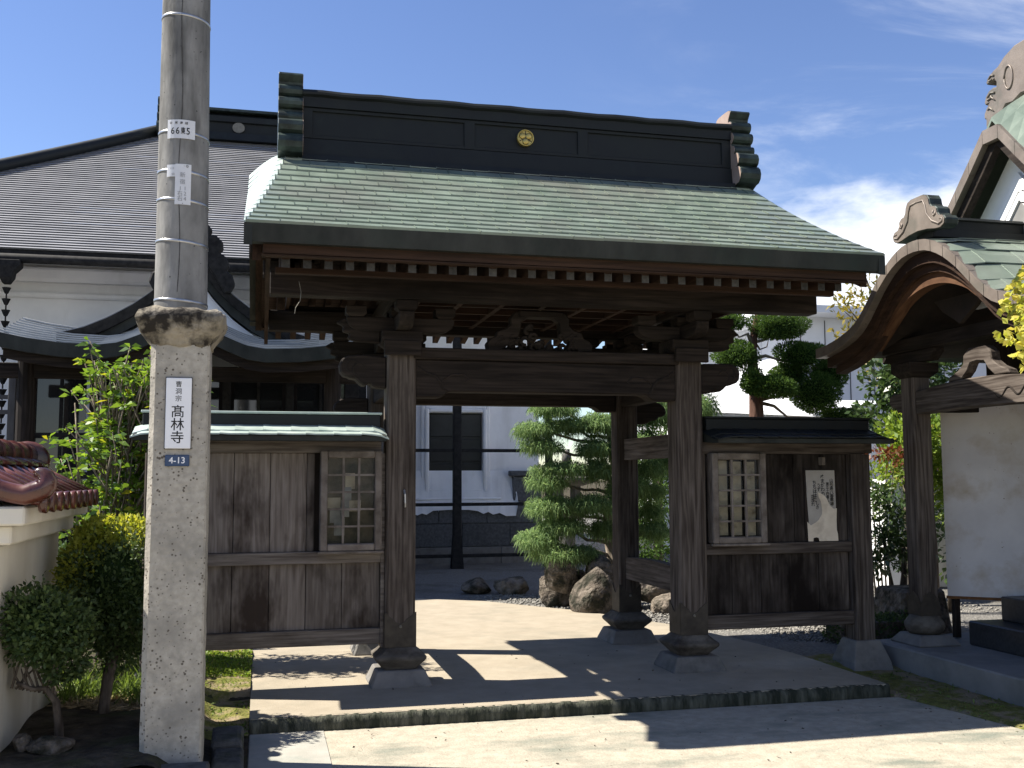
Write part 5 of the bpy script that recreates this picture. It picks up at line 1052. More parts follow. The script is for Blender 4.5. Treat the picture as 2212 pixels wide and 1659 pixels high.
def pole():
    px, py = -.478, 6.20
    t = thing('utility_pole', 'tall round grey concrete utility pole rising behind the granite pillar', 'utility pole', (px, py, 0.0))
    lean = lambda z: px + .004 - .006*(z-2.6)
    rad = lambda z: .1475 - .0062*(z-2.6)
    def ring(z, k, n=40): return [(lean(z)+k*math.cos(2*math.pi*q/n), py+k*math.sin(2*math.pi*q/n), z) for q in range(n)]
    MB().rings([ring(z, rad(z)) for z in np.linspace(-.3, 9.2, 28)]).build('shaft', 'pole_concrete', t, smooth=True)
    for z in (4.295, 3.594, 3.363, 3.196, 2.955, 2.614):
        k = rad(z)
        q = MB(); n = 40
        tilt = .012
        q.rings([[(lean(z)+kk*math.cos(2*math.pi*i/n), py+kk*math.sin(2*math.pi*i/n), z+dz-tilt*math.cos(2*math.pi*i/n)) for i in range(n)] for kk, dz in ((k+.0005, -.008), (k+.0032, -.007), (k+.0032, .007), (k+.0005, .008))], cap=False)
        q.build('steel_band', 'steel_band', t, smooth=True)
    MB().tube([(lean(z)+(rad(z)+.001)*math.sin(-.06+.05*math.sin(z*7)), py-(rad(z)+.001)*math.cos(-.06+.05*math.sin(z*7)), z) for z in np.linspace(2.66, 4.9, 40)], [.0015+.0012*abs(math.sin(q*1.7)) for q in range(40)], 5).build('hairline_crack', 'ink_grey', t)
    def plate(name, label, cxo, zc, wd, ht, mat='white_paper'):
        s = thing(name, label, 'sign', (lean(zc)+cxo, py-rad(zc), zc-ht/2))
        k = rad(zc)+.006; a0 = math.asin(cxo/k); da = wd/k/2; g = []
        for z in (zc-ht/2, zc+ht/2): g.append([(lean(zc)+k*math.sin(a), py-k*math.cos(a), z) for a in np.linspace(a0-da, a0+da, 9)])
        gb = [[(lean(zc)+(k-.003)*math.sin(a), py-(k-.003)*math.cos(a), z) for a in np.linspace(a0-da, a0+da, 9)] for z in (zc-ht/2, zc+ht/2)]
        m = MB(); m.grid(g); m.grid(gb); m.build('plate', mat, s)
        return s, (lambda dx, dz: (lean(zc)+(k+.0015)*math.sin(a0+dx/k), py-(k+.0015)*math.cos(a0+dx/k), zc+dz)), (lambda dx: a0+dx/k)
    s, at, an = plate('pole_plate', 'white pole number plate reading 66東5 strapped round the utility pole', -.007, 3.607, .160, .110)
    for ch, dx, sz, b, sq in (('6', -.046, .056, .010, .82), ('6', -.018, .056, .010, .82), ('東', .012, .042, .018, .62), ('5', .040, .056, .010, .82)): text(ch, at(dx, -.013), sz, 'ink_black', s, facing=an(dx), bold=b, squeeze=sq)
    for ch, dx in (('◎', -.058), ('寒', -.026), ('南', .002), ('線', .030)): text(ch, at(dx, .034), .017, 'ink_grey', s, facing=an(dx), bold=.01)
    s, at, an = plate('pole_plate', 'narrow faded white plate hanging upright on the utility pole', .010, 3.283, .089, .236)
    for ch, dx, dz in (('新', -.003, .052), ('宿', -.003, .012), ('1', -.014, -.026), ('1', .012, -.026), ('右', -.015, -.056), ('2', .012, -.056), ('右', -.015, -.086), ('4', .012, -.086)): text(ch, at(dx, dz), .032, 'ink_faded', s, facing=an(dx))
    text('・◎', at(.012, .105), .018, 'ink_grey', s, facing=an(.012)); text('▪', at(0, -.112), .014, 'ink_grey', s, facing=an(0))
    s, at, an = plate('pole_plate', 'small torn white tag left of the faded upright plate on the pole', -.057, 3.362, .054, .070)
    text('115', at(.006, .012), .018, 'ink_faded', s, facing=an(0)); text('50', at(.012, -.022), .018, 'ink_faded', s, facing=an(.01))
pole()
# ------------------------------------------------------------------ cream wall with red glazed tiles, far left
def red_wall():
    X, Y0, Y1 = -1.30, 5.78, 7.42
    t = thing('tiled_wall', 'cream plastered garden wall capped with dark red glazed tiles, at the left edge', 'wall', (-1.5, 6.6, .1))
    MB().box(-1.78, X, Y0, Y1, .05, 1.275).build('wall_body', 'cream_plaster', t, bevel=0.015)
    MB().box(-1.86, X+.075, Y0-.07, Y1+.075, 1.2755, 1.375).build('cornice', 'cream_plaster', t, bevel=0.01)
    MB().box(-1.94, X+.15, Y0-.15, Y1+.15, 1.3755, 1.470).build('cornice', 'cream_plaster', t, bevel=0.01)
    xc = -1.54; prof = lambda u: 1.475 + .20*(1-u)          # u 0 ridge .. 1 eave
    for sg in (1, -1):
        n = 9
        for i in range(n):
            y = Y0-.10 + (Y1+.12-(Y0-.10))*(i+.5)/n; w_ = (Y1-Y0+.25)/n
            # pan tile: an S section running down the slope
            g = []
            for u in (0.05, .5, 1.0):
                row = []
                for k in range(9):
                    s_ = k/8; dz = .030*math.sin(2*math.pi*s_) if False else (.045*math.sin(math.pi*min(1, s_/.42)) if s_ < .42 else -.018*math.sin(math.pi*(s_-.42)/.58))
                    row.append((xc+sg*(.06+.40*u), y-w_*.5+w_*s_*1.04, prof(u)+dz+.012))
                g.append(row)
            MB().slab(g, (0, 0, .016)).build('pan_tile', 'red_tile', t, smooth=True)
            q = MB(); x = xc+sg*.462
            q.rings([[(x+d, y-w_*.29+.062*math.cos(a)*k_, prof(1)+.012+.056*math.sin(a)*k_) for a in np.linspace(0, 2*math.pi, 14, endpoint=False)] for d, k_ in ((-.02*sg, .9), (.012*sg, 1.0), (.018*sg, .82))])
            q.build('eave_disc', 'red_tile', t, smooth=True)
    # gable-end verge rolls at the street end, curling up at the eave
    for sg in (1, -1):
        pts = [(xc+sg*(.02+.43*u), Y0-.15, prof(u)+.045-.05*math.sin(u*math.pi)) for u in np.linspace(0, .85, 8)] + [(xc+sg*(.445+.045*math.sin(a)), Y0-.15, prof(1)+.075+.045*(1-math.cos(a))-.05*0) for a in np.linspace(.2, 3.6, 8)]
        MB().tube(pts, [.050]*7+[.052, .054, .054, .052, .048, .042, .034, .026, .016], 12).build('verge_roll', 'red_tile', t, smooth=True)
        g = [[(xc+sg*(.03+.42*u), y, prof(u)+.02-.045*math.sin(u*math.pi)+.03*math.sin(math.pi*k/2)) for k, y in enumerate((Y0-.145, Y0-.08, Y0-.0))] for u in np.linspace(0, 1, 8)]
        MB().slab(g, (0, 0, .018)).build('verge_tile', 'red_tile', t, smooth=True)
    for j, (h, w_) in enumerate(((.055, .17), (.055, .14))):
        z = 1.665+.06*j
        for i in range(6):
            y0 = Y0-.16 + (Y1-Y0+.26)*i/6; y1 = Y0-.16+(Y1-Y0+.26)*(i+1)/6
            g = [[(xc+w_*s_, y, z+.03-.045*abs(s_)**2) for s_ in np.linspace(-1, 1, 7)] for y in (y0, y1-.004)]
            MB().slab(g, (0, 0, .02)).build('ridge_course', 'red_tile', t, smooth=True)
    for i in range(8):
        y0 = Y0-.18 + (Y1-Y0+.30)*i/8; y1 = Y0-.18+(Y1-Y0+.30)*(i+1)/8
        MB().tube([(xc, y0, 1.765), (xc, y0+.03, 1.765), (xc, y1+.01, 1.765)], [.088, .080, .074], 14).build('ridge_roll', 'red_tile', t, smooth=True)
    q = MB(); q.rings([[(xc+.145*k_*math.cos(a), Y1+.10+d, 1.735+.13*k_*math.sin(a)) for a in np.linspace(0, 2*math.pi, 20, endpoint=False)] for d, k_ in ((0, .8), (.02, 1), (.05, 1), (.06, .85))]); q.build('end_disc', 'red_tile', t, smooth=True)
    q = MB(); q.rings([[(xc+.13*k_*math.cos(a), Y0-.20+d, 1.745+.115*k_*math.sin(a)) for a in np.linspace(0, 2*math.pi, 20, endpoint=False)] for d, k_ in ((0, .7), (.012, 1), (.04, 1))]); q.build('end_disc', 'red_tile', t, smooth=True)
red_wall()

# ------------------------------------------------------------------ planting
def cypress():
    t = thing('thread_cypress', 'light green weeping cypress with layered drooping sprays behind the opening', 'tree', (4.35, 12.4, .05))
    pads = [((3.51, 12.30, 2.45), (.26, .26, .09)), ((3.26, 12.30, 2.19), (.21, .21, .11)), ((3.74, 12.35, 2.25), (.27, .27, .10)), ((4.05, 12.2, 2.28), (.17, .2, .15)), ((3.33, 12.25, 1.99), (.20, .20, .09)),
            ((3.99, 12.2, 1.96), (.20, .20, .12)), ((3.58, 12.25, 1.71), (.30, .30, .10)), ((3.40, 12.2, 1.54), (.20, .20, .09)), ((4.04, 12.2, 1.71), (.17, .17, .15)), ((3.45, 12.2, 1.26), (.25, .25, .13)),
            ((3.96, 12.2, 1.27), (.27, .27, .13)), ((3.28, 12.2, .86), (.23, .23, .11)), ((3.57, 12.2, 1.02), (.27, .27, .11)), ((3.52, 12.1, .70), (.32, .3, .10)), ((3.82, 12.1, .68), (.17, .17, .10)), ((4.09, 12.2, .97), (.15, .15, .12)),
            ((4.76, 12.30, 2.39), (.20, .2, .18)), ((4.73, 12.35, 2.06), (.17, .17, .12)), ((4.75, 12.3, 1.71), (.17, .17, .12)), ((4.75, 12.3, 1.42), (.17, .17, .10)), ((4.79, 12.3, .94), (.19, .19, .12)), ((4.77, 12.4, 1.18), (.15, .15, .12)),
            ((4.4, 12.5, 2.7), (.35, .3, .15)), ((4.45, 12.1, 2.0), (.25, .25, .14)), ((4.4, 12.15, 1.5), (.24, .2, .13)), ((5.3, 12.5, 2.5), (.4, .4, .2)), ((5.2, 12.6, 1.8), (.3, .3, .16)), ((5.35, 12.6, 2.95), (.25, .25, .12))]
    strands('crown', 'leaf_cypress', t, [(c, (r_[0]*1.12, r_[1]*1.12, r_[2]*1.0)) for c, r_ in pads], .105, .0045, 2300)
    tr = [(4.25, 12.45, .0), (4.33, 12.45, .5), (4.22, 12.42, 1.0), (4.36, 12.45, 1.6), (4.28, 12.45, 2.2), (4.36, 12.45, 2.75)]
    MB().tube(tr, [.10, .085, .07, .06, .045, .02], 9).build('trunk', 'bark_pale', t, smooth=True)
    r = random.Random(2); m = MB()
    for (c, rr) in pads:
        z0 = max(.25, c[2]-r.uniform(.05, .2)); k = min(4, int(z0/.55)); a = Vector(tr[k]).lerp(Vector(tr[k+1]), min(1, z0/.55-k)); b = Vector(c)
        mid = a.lerp(b, .5) + Vector((r.uniform(-.06, .06), r.uniform(-.05, .05), r.uniform(-.10, .02)))
        m.tube([a, a.lerp(mid, .55)+Vector((0, 0, r.uniform(-.04, .04))), mid, b.lerp(mid, .4)+Vector((0, 0, .02)), b], [.028, .024, .019, .013, .006], 6)
    m.build('branches', 'bark_pale', t, smooth=True)
cypress()
def cloud_conifer():
    t = thing('cloud_conifer', 'cloud-pruned dark conifer with rounded leaf pads above the right fence', 'tree', (6.35, 12.5, .05))
    pads = [((6.64, 12.4, 3.60), (.41, .37, .19)), ((5.97, 12.5, 3.66), (.21, .2, .11)), ((6.01, 12.4, 3.20), (.28, .25, .18)), ((7.05, 12.50, 3.24), (.37, .33, .19)), ((6.44, 12.2, 2.78), (.36, .30, .14)), ((7.17, 12.4, 2.72), (.33, .30, .28)),
            ((7.62, 12.50, 2.42), (.34, .29, .10)), ((7.45, 12.50, 3.00), (.23, .21, .18)), ((6.14, 12.2, 2.84), (.13, .12, .16)), ((6.85, 12.6, 2.98), (.22, .2, .14)), ((6.7, 12.7, 4.05), (.3, .3, .16))]
    for c, r_ in pads:
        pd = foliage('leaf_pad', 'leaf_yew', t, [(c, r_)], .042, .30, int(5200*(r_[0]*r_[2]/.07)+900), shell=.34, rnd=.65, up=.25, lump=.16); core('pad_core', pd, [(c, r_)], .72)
    tr = [(6.37, 12.5, .0), (6.34, 12.5, 1.2), (6.345, 12.5, 2.36), (6.34, 12.5, 2.8), (6.30, 12.5, 3.15), (6.32, 12.5, 3.42), (6.40, 12.5, 3.75), (6.65, 12.6, 4.05)]
    MB().tube(tr, [.12, .11, .098, .085, .065, .055, .04, .015], 10).build('trunk', 'bark_red', t, smooth=True)
    m = MB(); r = random.Random(9)
    def br(*p, r0=.03): m.tube(p, [r0*(1-.8*i/(len(p)-1)) for i in range(len(p))], 7)
    br((6.31, 12.5, 3.35), (6.22, 12.45, 3.50), (6.10, 12.45, 3.45), (5.98, 12.48, 3.60)); br((6.33, 12.5, 3.40), (6.45, 12.45, 3.42), (6.58, 12.42, 3.52)); br((6.30, 12.5, 3.20), (6.15, 12.45, 3.15), (6.02, 12.42, 3.15))
    br((6.31, 12.5, 3.17), (6.50, 12.5, 3.22), (6.72, 12.5, 3.16), (7.0, 12.5, 3.2)); br((6.34, 12.5, 2.95), (6.6, 12.5, 2.92), (6.85, 12.55, 2.95)); br((6.36, 12.5, 2.6), (6.60, 12.5, 2.55), (6.80, 12.5, 2.40), (7.3, 12.5, 2.40)); br((6.36, 12.5, 2.62), (6.75, 12.45, 2.70), (7.1, 12.4, 2.66)); br((6.34, 12.5, 2.7), (6.2, 12.35, 2.76), (6.14, 12.2, 2.82)); br((6.35, 12.5, 2.65), (6.42, 12.3, 2.70), (6.44, 12.2, 2.76))
    br((6.31, 12.5, 3.45), (6.42, 12.5, 3.30), (6.52, 12.5, 3.34), (6.55, 12.5, 3.45), r0=.018); br((7.0, 12.5, 3.2), (7.3, 12.5, 3.05), (7.45, 12.5, 2.98), r0=.02)
    m.build('branches', 'bark_pale', t, smooth=True)
cloud_conifer()
def sprigs(t, cl, n, leaf, mat, seed):
    r = np.random.default_rng(seed); out = []
    for i in range(n):
        c, q = cl[int(r.integers(len(cl)))]; d = r.normal(size=3); d[2] = abs(d[2])*.8 - .1; d /= np.linalg.norm(d); p = np.array(c) + d*np.array(q)*r.uniform(.85, 1.02); k = int(r.integers(4, 8)); ln = r.uniform(.03, .085)
        u = d + r.normal(0, .35, 3); u /= np.linalg.norm(u); P = p + u[None]*np.linspace(0, ln, k)[:, None]; D = nrm(u[None] + r.normal(0, .8, (k, 3))); L_ = leaf*r.uniform(.6, 1.3, k); out.append(leaves(P, D, L_, L_*.5))
    V, F = join(out); link('sprigs', fast_mesh('sprigs', V, F, mat), t, kind='stuff')
def clipped_bushes():
    t = thing('round_bush', 'small round clipped bush on a bent trunk beside the cream wall', 'bush', (-1.06, 6.1, .15))
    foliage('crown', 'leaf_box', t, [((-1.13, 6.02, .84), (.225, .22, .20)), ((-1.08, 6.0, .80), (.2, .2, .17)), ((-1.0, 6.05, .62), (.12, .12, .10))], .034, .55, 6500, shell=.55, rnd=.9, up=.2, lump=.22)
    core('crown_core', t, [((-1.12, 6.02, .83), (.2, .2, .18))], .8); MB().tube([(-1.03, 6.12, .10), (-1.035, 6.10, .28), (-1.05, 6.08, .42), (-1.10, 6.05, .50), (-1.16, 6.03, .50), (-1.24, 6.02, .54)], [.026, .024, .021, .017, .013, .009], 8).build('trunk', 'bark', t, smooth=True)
    m = MB(); r = random.Random(1)
    for i in range(12):
        a = Vector((-1.05-.02*i, 6.06, .46+.004*i)); b = a + Vector((r.uniform(-.1, .12), r.uniform(-.1, .1), r.uniform(.12, .24))); m.tube([a, a.lerp(b, .5)+Vector((r.uniform(-.02, .02), 0, 0)), b], [.008, .006, .003], 5)
    m.build('twigs', 'bark', t, smooth=True)
    sprigs(t, [((-1.13, 6.02, .84), (.225, .22, .20)), ((-1.08, 6.0, .80), (.2, .2, .17))], 110, .030, 'leaf_box', 3)
    t = thing('tall_clipped_bush', 'taller egg-shaped clipped bush with yellow-green sunlit side left of the pillar', 'bush', (-.92, 6.95, .12))
    cl = [((-.90, 7.0, 1.02), (.26, .26, .27)), ((-.86, 6.95, .80), (.25, .25, .22)), ((-.78, 6.95, .70), (.2, .2, .2)), ((-1.02, 7.02, .86), (.18, .18, .26)), ((-.84, 6.95, .56), (.14, .14, .12))]
    foliage('crown', 'leaf_box', t, cl, .036, .5, 8200, shell=.55, rnd=.9, up=.15, lump=.22)
    foliage('sunlit_tips', 'leaf_sunlit', t, [((-1.04, 7.05, 1.02), (.19, .2, .30)), ((-.88, 7.12, 1.26), (.26, .2, .10)), ((-1.10, 7.0, .80), (.10, .12, .2))], .036, .5, 4200, shell=.25, rnd=.8)  # sunlit upper left of the bush put into the leaf colour
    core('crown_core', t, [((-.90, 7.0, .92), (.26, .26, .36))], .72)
    MB().tube([(-.93, 6.88, .08), (-.915, 6.90, .25), (-.90, 6.92, .40), (-.865, 6.94, .55), (-.88, 6.97, .75)], [.036, .034, .036, .034, .02], 9).build('trunk', 'bark', t, smooth=True)
    sprigs(t, cl[:4], 150, .034, 'leaf_box', 4); sprigs(t, [((-1.04, 7.05, 1.02), (.19, .2, .30)), ((-.88, 7.12, 1.26), (.26, .2, .10))], 60, .034, 'leaf_sunlit', 5)
    t = thing('back_bush', 'low dark rounded bush showing between cream wall and tall clipped bush', 'bush', (-1.5, 8.2, .1))
    foliage('crown', 'leaf_camellia', t, [((-1.45, 8.2, .95), (.40, .3, .22)), ((-1.25, 8.3, .65), (.35, .3, .3)), ((-.9, 8.6, .45), (.4, .3, .28))], .05, .5, 5200, shell=.5)
    MB().tube([(-1.4, 8.25, .1), (-1.42, 8.22, .5), (-1.45, 8.2, .9)], [.04, .035, .02], 7).build('trunk', 'bark', t, smooth=True)
clipped_bushes()
def tall_shrub():
    t = thing('tall_shrub', 'tall bright green shrub with rosettes of glossy leaves between wall and pillar', 'shrub', (-1.2, 9.25, .1))
    r = np.random.default_rng(21); out = []; stems = MB(); tips = []
    base = [(-1.3, 9.3), (-1.15, 9.2), (-1.05, 9.35), (-.9, 9.25), (-1.25, 9.15)]
    for i in range(600):
        u = r.random(); z = 1.05 + 1.55*u**.85
        wmax = .52*(1 - .30*abs(u-.45)/.55) + .06
        x = -1.22 + .30*u + r.normal(0, .5)*wmax; x = min(max(x, -1.86+.25*u), -.48); y = 9.25 + r.normal(0, .22)
        tips.append((x, y, z))
    for k in range(26): tips.append((-1.55 + 1.0*r.random(), 9.2 + r.normal(0, .12), 2.35 + .42*r.random()))
    for k, (x, y, z) in enumerate(tips):
        n = int(r.integers(6, 10)); az = r.random(n)*6.283; el = r.uniform(-.15, .75, n)
        D = np.stack([np.cos(az)*np.cos(el), np.sin(az)*np.cos(el), np.sin(el)], 1); P = np.array([x, y, z]) + D*.008 - np.array([0, 0, 1])*r.uniform(0, .05, n)[:, None]
        L_ = r.uniform(.06, .115, n); out.append(leaves(P, D, L_, L_*.40, sag=.22))
        if k % 2 == 0 or z > 2.2:
            b = base[k % 5]; a = Vector((b[0]+(x-b[0])*.55, b[1]+(y-b[1])*.55, z-.34-.1*r.random())); stems.tube([a, a.lerp(Vector((x, y, z)), .5)+Vector((r.normal(0, .015), 0, .01)), (x, y, z)], [.008, .006, .004], 5)
    V, F = join(out); link('leaves', fast_mesh('leaves', V, F, 'leaf_shrub'), t)
    for b in base:
        x1 = b[0] + r.normal(0, .12); stems.tube([(b[0], b[1], .05), (b[0]+.03, b[1], .6), (x1, b[1], 1.2), (x1+r.normal(0, .08), b[1], 1.8), (x1+r.normal(0, .1), b[1], 2.25)], [.022, .02, .016, .012, .006], 6)
    stems.build('stems', 'bark_pale', t, smooth=True)
    s = thing('white_notice', 'small white notice board half hidden by the tall shrub', 'sign', (-1.27, 10.1, .1))
    MB().box(-1.36, -1.14, 10.1, 10.12, 1.36, 1.74).build('board', 'white_plaster', s); MB().box(-1.27, -1.23, 10.121, 10.15, .05, 1.6).build('post', 'case_wood', s)
tall_shrub()
def ground_plants():
    r = np.random.default_rng(5); n = 2600
    # tufts of grass and dry straw on the bed
    P = np.stack([r.uniform(-1.25, -.62, n), r.uniform(7.0, 8.3, n), np.zeros(n)], 1); keep = (np.sin(P[:, 0]*9+1)+np.sin(P[:, 1]*7)+r.normal(0, .5, n)) > -.2; P = P[keep]; n = len(P)
    P[:, 2] = [bedz(a, b) for a, b, _ in P]
    D = nrm(np.stack([r.normal(0, .5, n), r.normal(0, .5, n), np.ones(n)], 1)); V, F = leaves(P, D, r.uniform(.10, .30, n), .008, sag=.25)
    link('grass', fast_mesh('grass', V, F, 'grass_blade'), None, label='tufts of green grass on the bed behind the clipped bushes', cat='grass', kind='stuff')
    n = 1500; P = np.stack([r.uniform(-1.2, -.62, n), r.uniform(6.95, 7.5, n), np.zeros(n)], 1); P[:, 2] = [bedz(a, b)+.004 for a, b, _ in P]
    D = nrm(np.stack([r.normal(0, 1, n), r.normal(0, 1, n), .25*np.abs(r.normal(0, 1, n))], 1)); V, F = leaves(P, D, r.uniform(.03, .10, n), .010)
    link('dry_litter', fast_mesh('dry_litter', V, F, 'straw'), None, label='dry straw and leaf litter on the bed left of the pillar', cat='litter', kind='stuff')
    n = 2200; P = np.stack([r.uniform(-.46, -.06, n), r.uniform(8.3, 9.5, n), np.zeros(n)], 1); P[:, 2] = [bedz(a, b)+.01 for a, b, _ in P]
    D = nrm(np.stack([r.normal(0, .8, n), r.normal(0, .8, n), np.ones(n)*.8], 1)); V, F = leaves(P, D, r.uniform(.012, .030, n), .016)
    link('ground_cover', fast_mesh('ground_cover', V, F, 'leaf_bright'), None, label='low green ground cover below the left plank fence', cat='ground cover', kind='stuff')
ground_plants()
def pebbles():
    r = np.random.default_rng(12); P = []
    for n, x0, x1, y0, y1 in ((9000, 1.6, 5.4, 9.3, 13.6), (5200, 4.45, 6.9, 8.05, 11.4), (2500, 6.4, 8.5, 10.5, 14)):
        P.append(np.stack([r.uniform(x0, x1, n), r.uniform(y0, y1, n), np.full(n, .05)], 1))
    P = np.concatenate(P)
    px_ = np.interp(P[:, 1], [6.9, 8.3, 8.95, 10.1, 11.5, 12.75, 13.25, 13.6], [4.52, 4.52, 4.44, 4.22, 3.62, 2.75, 1.95, .5]); P = P[P[:, 0] > px_]; n = len(P)
    P[:, 2] = .045 + .012*np.sin(P[:, 0]*3.1+P[:, 1]*1.7) + .004
    s_ = r.uniform(.008, .024, n)[:, None]; O = np.array([[1, 0, 0], [0, 1, 0], [-1, 0, 0], [0, -1, 0], [0, 0, .6], [0, 0, -.5]])
    V = (P[:, None, :] + O[None]*s_[:, None, :]*(1+.35*r.normal(size=(n, 6, 1)))).reshape(-1, 3); T = np.array([[0, 1, 4], [1, 2, 4], [2, 3, 4], [3, 0, 4], [1, 0, 5], [2, 1, 5], [3, 2, 5], [0, 3, 5]])
    F = (np.arange(n)[:, None, None]*6 + T[None]).reshape(-1, 3)
    link('gravel_stones', fast_mesh('gravel_stones', V, F, 'pebble'), None, label='loose grey gravel stones around the garden and behind the right fence', cat='gravel', kind='stuff')
pebbles()
def weeds():
    r = np.random.default_rng(15); out = []
    for n, x0, x1, y0, y1, z in ((1500, -.40, -.055, 6.75, 9.4, 0), (1300, 4.53, 5.14, 5.4, 8.1, 1), (260, 4.50, 4.62, 5.3, 8.1, 1), (200, -.10, -.055, 6.8, 9.0, 0)):
        P = np.stack([r.uniform(x0, x1, n), r.uniform(y0, y1, n), np.zeros(n)], 1); k = np.sin(P[:, 0]*23+P[:, 1]*7)+np.sin(P[:, 1]*11-P[:, 0]*5)+r.normal(0, .6, n) > .35; P = P[k]; n = len(P)
        P[:, 2] = [(mossz(a, b) if z else bedz(a, b)+.006) for a, b, _ in P]
        D = nrm(np.stack([r.normal(0, .8, n), r.normal(0, .8, n), np.abs(r.normal(.7, .4, n))], 1)); L_ = r.uniform(.010, .045, n); out.append(leaves(P, D, L_, np.maximum(.005, L_*.28), sag=.2))
    V, F = join(out); link('weeds', fast_mesh('weeds', V, F, 'grass_blade'), None, label='small weeds and moss shoots along both edges of the paving', cat='weeds', kind='stuff')
weeds()
def litter():
    r = np.random.default_rng(77); P = []
    for n, x0, x1, y0, y1, z in ((70, -.04, 4.5, 5.4, 6.85, .006), (60, 0.0, 4.4, 6.95, 9.2, .092), (50, 4.4, 5.1, 5.5, 8.0, .03), (40, -.45, -.06, 6.8, 8.0, .05)):
        P.append(np.stack([r.uniform(x0, x1, n), r.uniform(y0, y1, n), np.full(n, z)], 1))
    P = np.concatenate(P); n = len(P); D = nrm(np.stack([r.normal(0, 1, n), r.normal(0, 1, n), r.normal(0, .12, n)], 1)); L_ = r.uniform(.008, .030, n); V, F = leaves(P, D, L_, L_*.5)
    link('fallen_leaves', fast_mesh('fallen_leaves', V, F, 'bark'), None, label='small dry leaves and grit scattered over the paving', cat='litter', kind='stuff')
litter()
def right_planting():
    t = thing('camellia_tree', 'dark glossy-leaved tree between conifer and right porch', 'tree', (7.7, 11.2, .05))
    foliage('crown', 'leaf_camellia', t, [((7.55, 11.1, 2.75), (.42, .4, .40)), ((7.95, 11.2, 2.95), (.5, .4, .5)), ((7.35, 11.2, 2.35), (.35, .3, .25)), ((8.2, 11.4, 2.4), (.5, .4, .4))], .095, .5, 3600, shell=.75, rnd=.9)
    MB().tube([(7.8, 11.3, 0), (7.75, 11.3, 1.2), (7.8, 11.25, 2.2), (7.9, 11.2, 3.0)], [.08, .07, .05, .02], 8).build('trunk', 'bark', t, smooth=True)
    t = thing('bright_shrub', 'sunlit yellow-green shrub behind the right porch post', 'shrub', (7.6, 10.6, .05))
    foliage('crown', 'leaf_bright', t, [((7.25, 10.5, 2.05), (.38, .35, .32)), ((7.75, 10.6, 2.0), (.4, .4, .5)), ((7.9, 10.6, 1.5), (.35, .3, .4)), ((7.3, 10.7, 1.75), (.3, .3, .25))], .085, .45, 4600, shell=.7, rnd=.9)
    m = MB(); 
    for dx in (-.15, 0, .15): m.tube([(7.6+dx, 10.6, 0), (7.6+dx*1.5, 10.6, .8), (7.55+dx*2.5, 10.6, 1.7)], [.03, .025, .012], 6)
    m.build('stems', 'bark', t, smooth=True)
    t = thing('nandina', 'airy shrub with red-tinged leaves right of the dark plank fence', 'shrub', (6.5, 10.1, .05))
    foliage('leaves', 'leaf_bright', t, [((6.45, 10.05, 1.62), (.28, .3, .18)), ((6.40, 10.1, 1.3), (.25, .25, .2))], .075, .32, 420, shell=.9, rnd=1.0)
    foliage('red_leaves', 'leaf_red', t, [((6.55, 10.0, 1.86), (.26, .2, .07)), ((6.8, 10.0, 1.80), (.2, .2, .08))], .07, .3, 260, shell=.9, rnd=1.0)
    m = MB()
    for k in range(5): m.tube([(6.5+.04*k, 10.1, .05), (6.45+.05*k, 10.1, .8), (6.38+.09*k, 10.08, 1.7)], [.012, .01, .005], 5)
    m.build('stems', 'bark', t, smooth=True)
    t = thing('shaded_shrub', 'dark shaded shrub on a forked stem between fence and porch post', 'shrub', (6.45, 9.6, .05))
    foliage('leaves', 'leaf_camellia', t, [((6.40, 9.6, 1.25), (.24, .25, .22)), ((6.30, 9.6, .95), (.20, .22, .16)), ((6.55, 9.6, .85), (.22, .22, .25)), ((6.18, 9.6, .72), (.16, .2, .12)), ((6.22, 9.6, 1.4), (.12, .15, .12))], .075, .4, 1700, shell=.9, rnd=1.0)
    m = MB(); m.tube([(6.44, 9.55, .03), (6.45, 9.58, .3), (6.50, 9.6, .6), (6.50, 9.6, .95)], [.055, .05, .03, .015], 8); m.tube([(6.45, 9.58, .28), (6.36, 9.6, .45), (6.30, 9.6, .75), (6.25, 9.6, 1.1)], [.025, .02, .014, .008], 6); m.tube([(6.33, 9.55, .03), (6.36, 9.58, .2), (6.42, 9.6, .35)], [.018, .015, .01], 6)
    m.build('stems', 'bark', t, smooth=True)
    t = thing('low_hedge', 'low box-clipped dark hedge on the gravel behind the fence end post', 'hedge', (5.8, 9.0, .05))
    foliage('leaves', 'leaf_box', t, [((5.45+.22*i, 8.95, .15), (.22, .25, .16)) for i in range(4)], .04, .5, 4200, shell=.5)
    MB().box(5.3, 6.15, 8.78, 9.12, .03, .24).build('core', 'bark', t)
    t = thing('autumn_tree', 'thin branches of yellowing leaves above the white house, beside the porch roof', 'tree', (8.9, 13.2, .05))
    foliage('leaves', 'leaf_autumn', t, [((8.05, 13.0, 4.05), (.32, .3, .22)), ((8.18, 13.1, 3.62), (.28, .3, .22)), ((8.6, 13.1, 4.1), (.5, .4, .4)), ((8.75, 13.2, 3.4), (.6, .4, .5)), ((8.22, 13.0, 4.5), (.2, .2, .2))], .10, .38, 950, shell=.95, rnd=1.0)
    m = MB(); m.tube([(8.95, 13.3, 0), (8.95, 13.3, 1.5), (8.85, 13.2, 3.0), (8.6, 13.1, 4.0), (8.3, 13.0, 4.6)], [.09, .075, .05, .025, .008], 8)
    for q in ((8.0, 13.0, 3.95), (8.05, 13.1, 3.5), (7.9, 13.0, 4.2)): m.tube([(8.75, 13.15, 3.4), (8.4, 13.1, 3.7), q], [.02, .012, .004], 6)
    m.build('branches', 'bark', t, smooth=True)
    t = thing('back_hedge', 'dense green hedge closing the garden behind the right porch', 'hedge', (9.5, 12, .05))
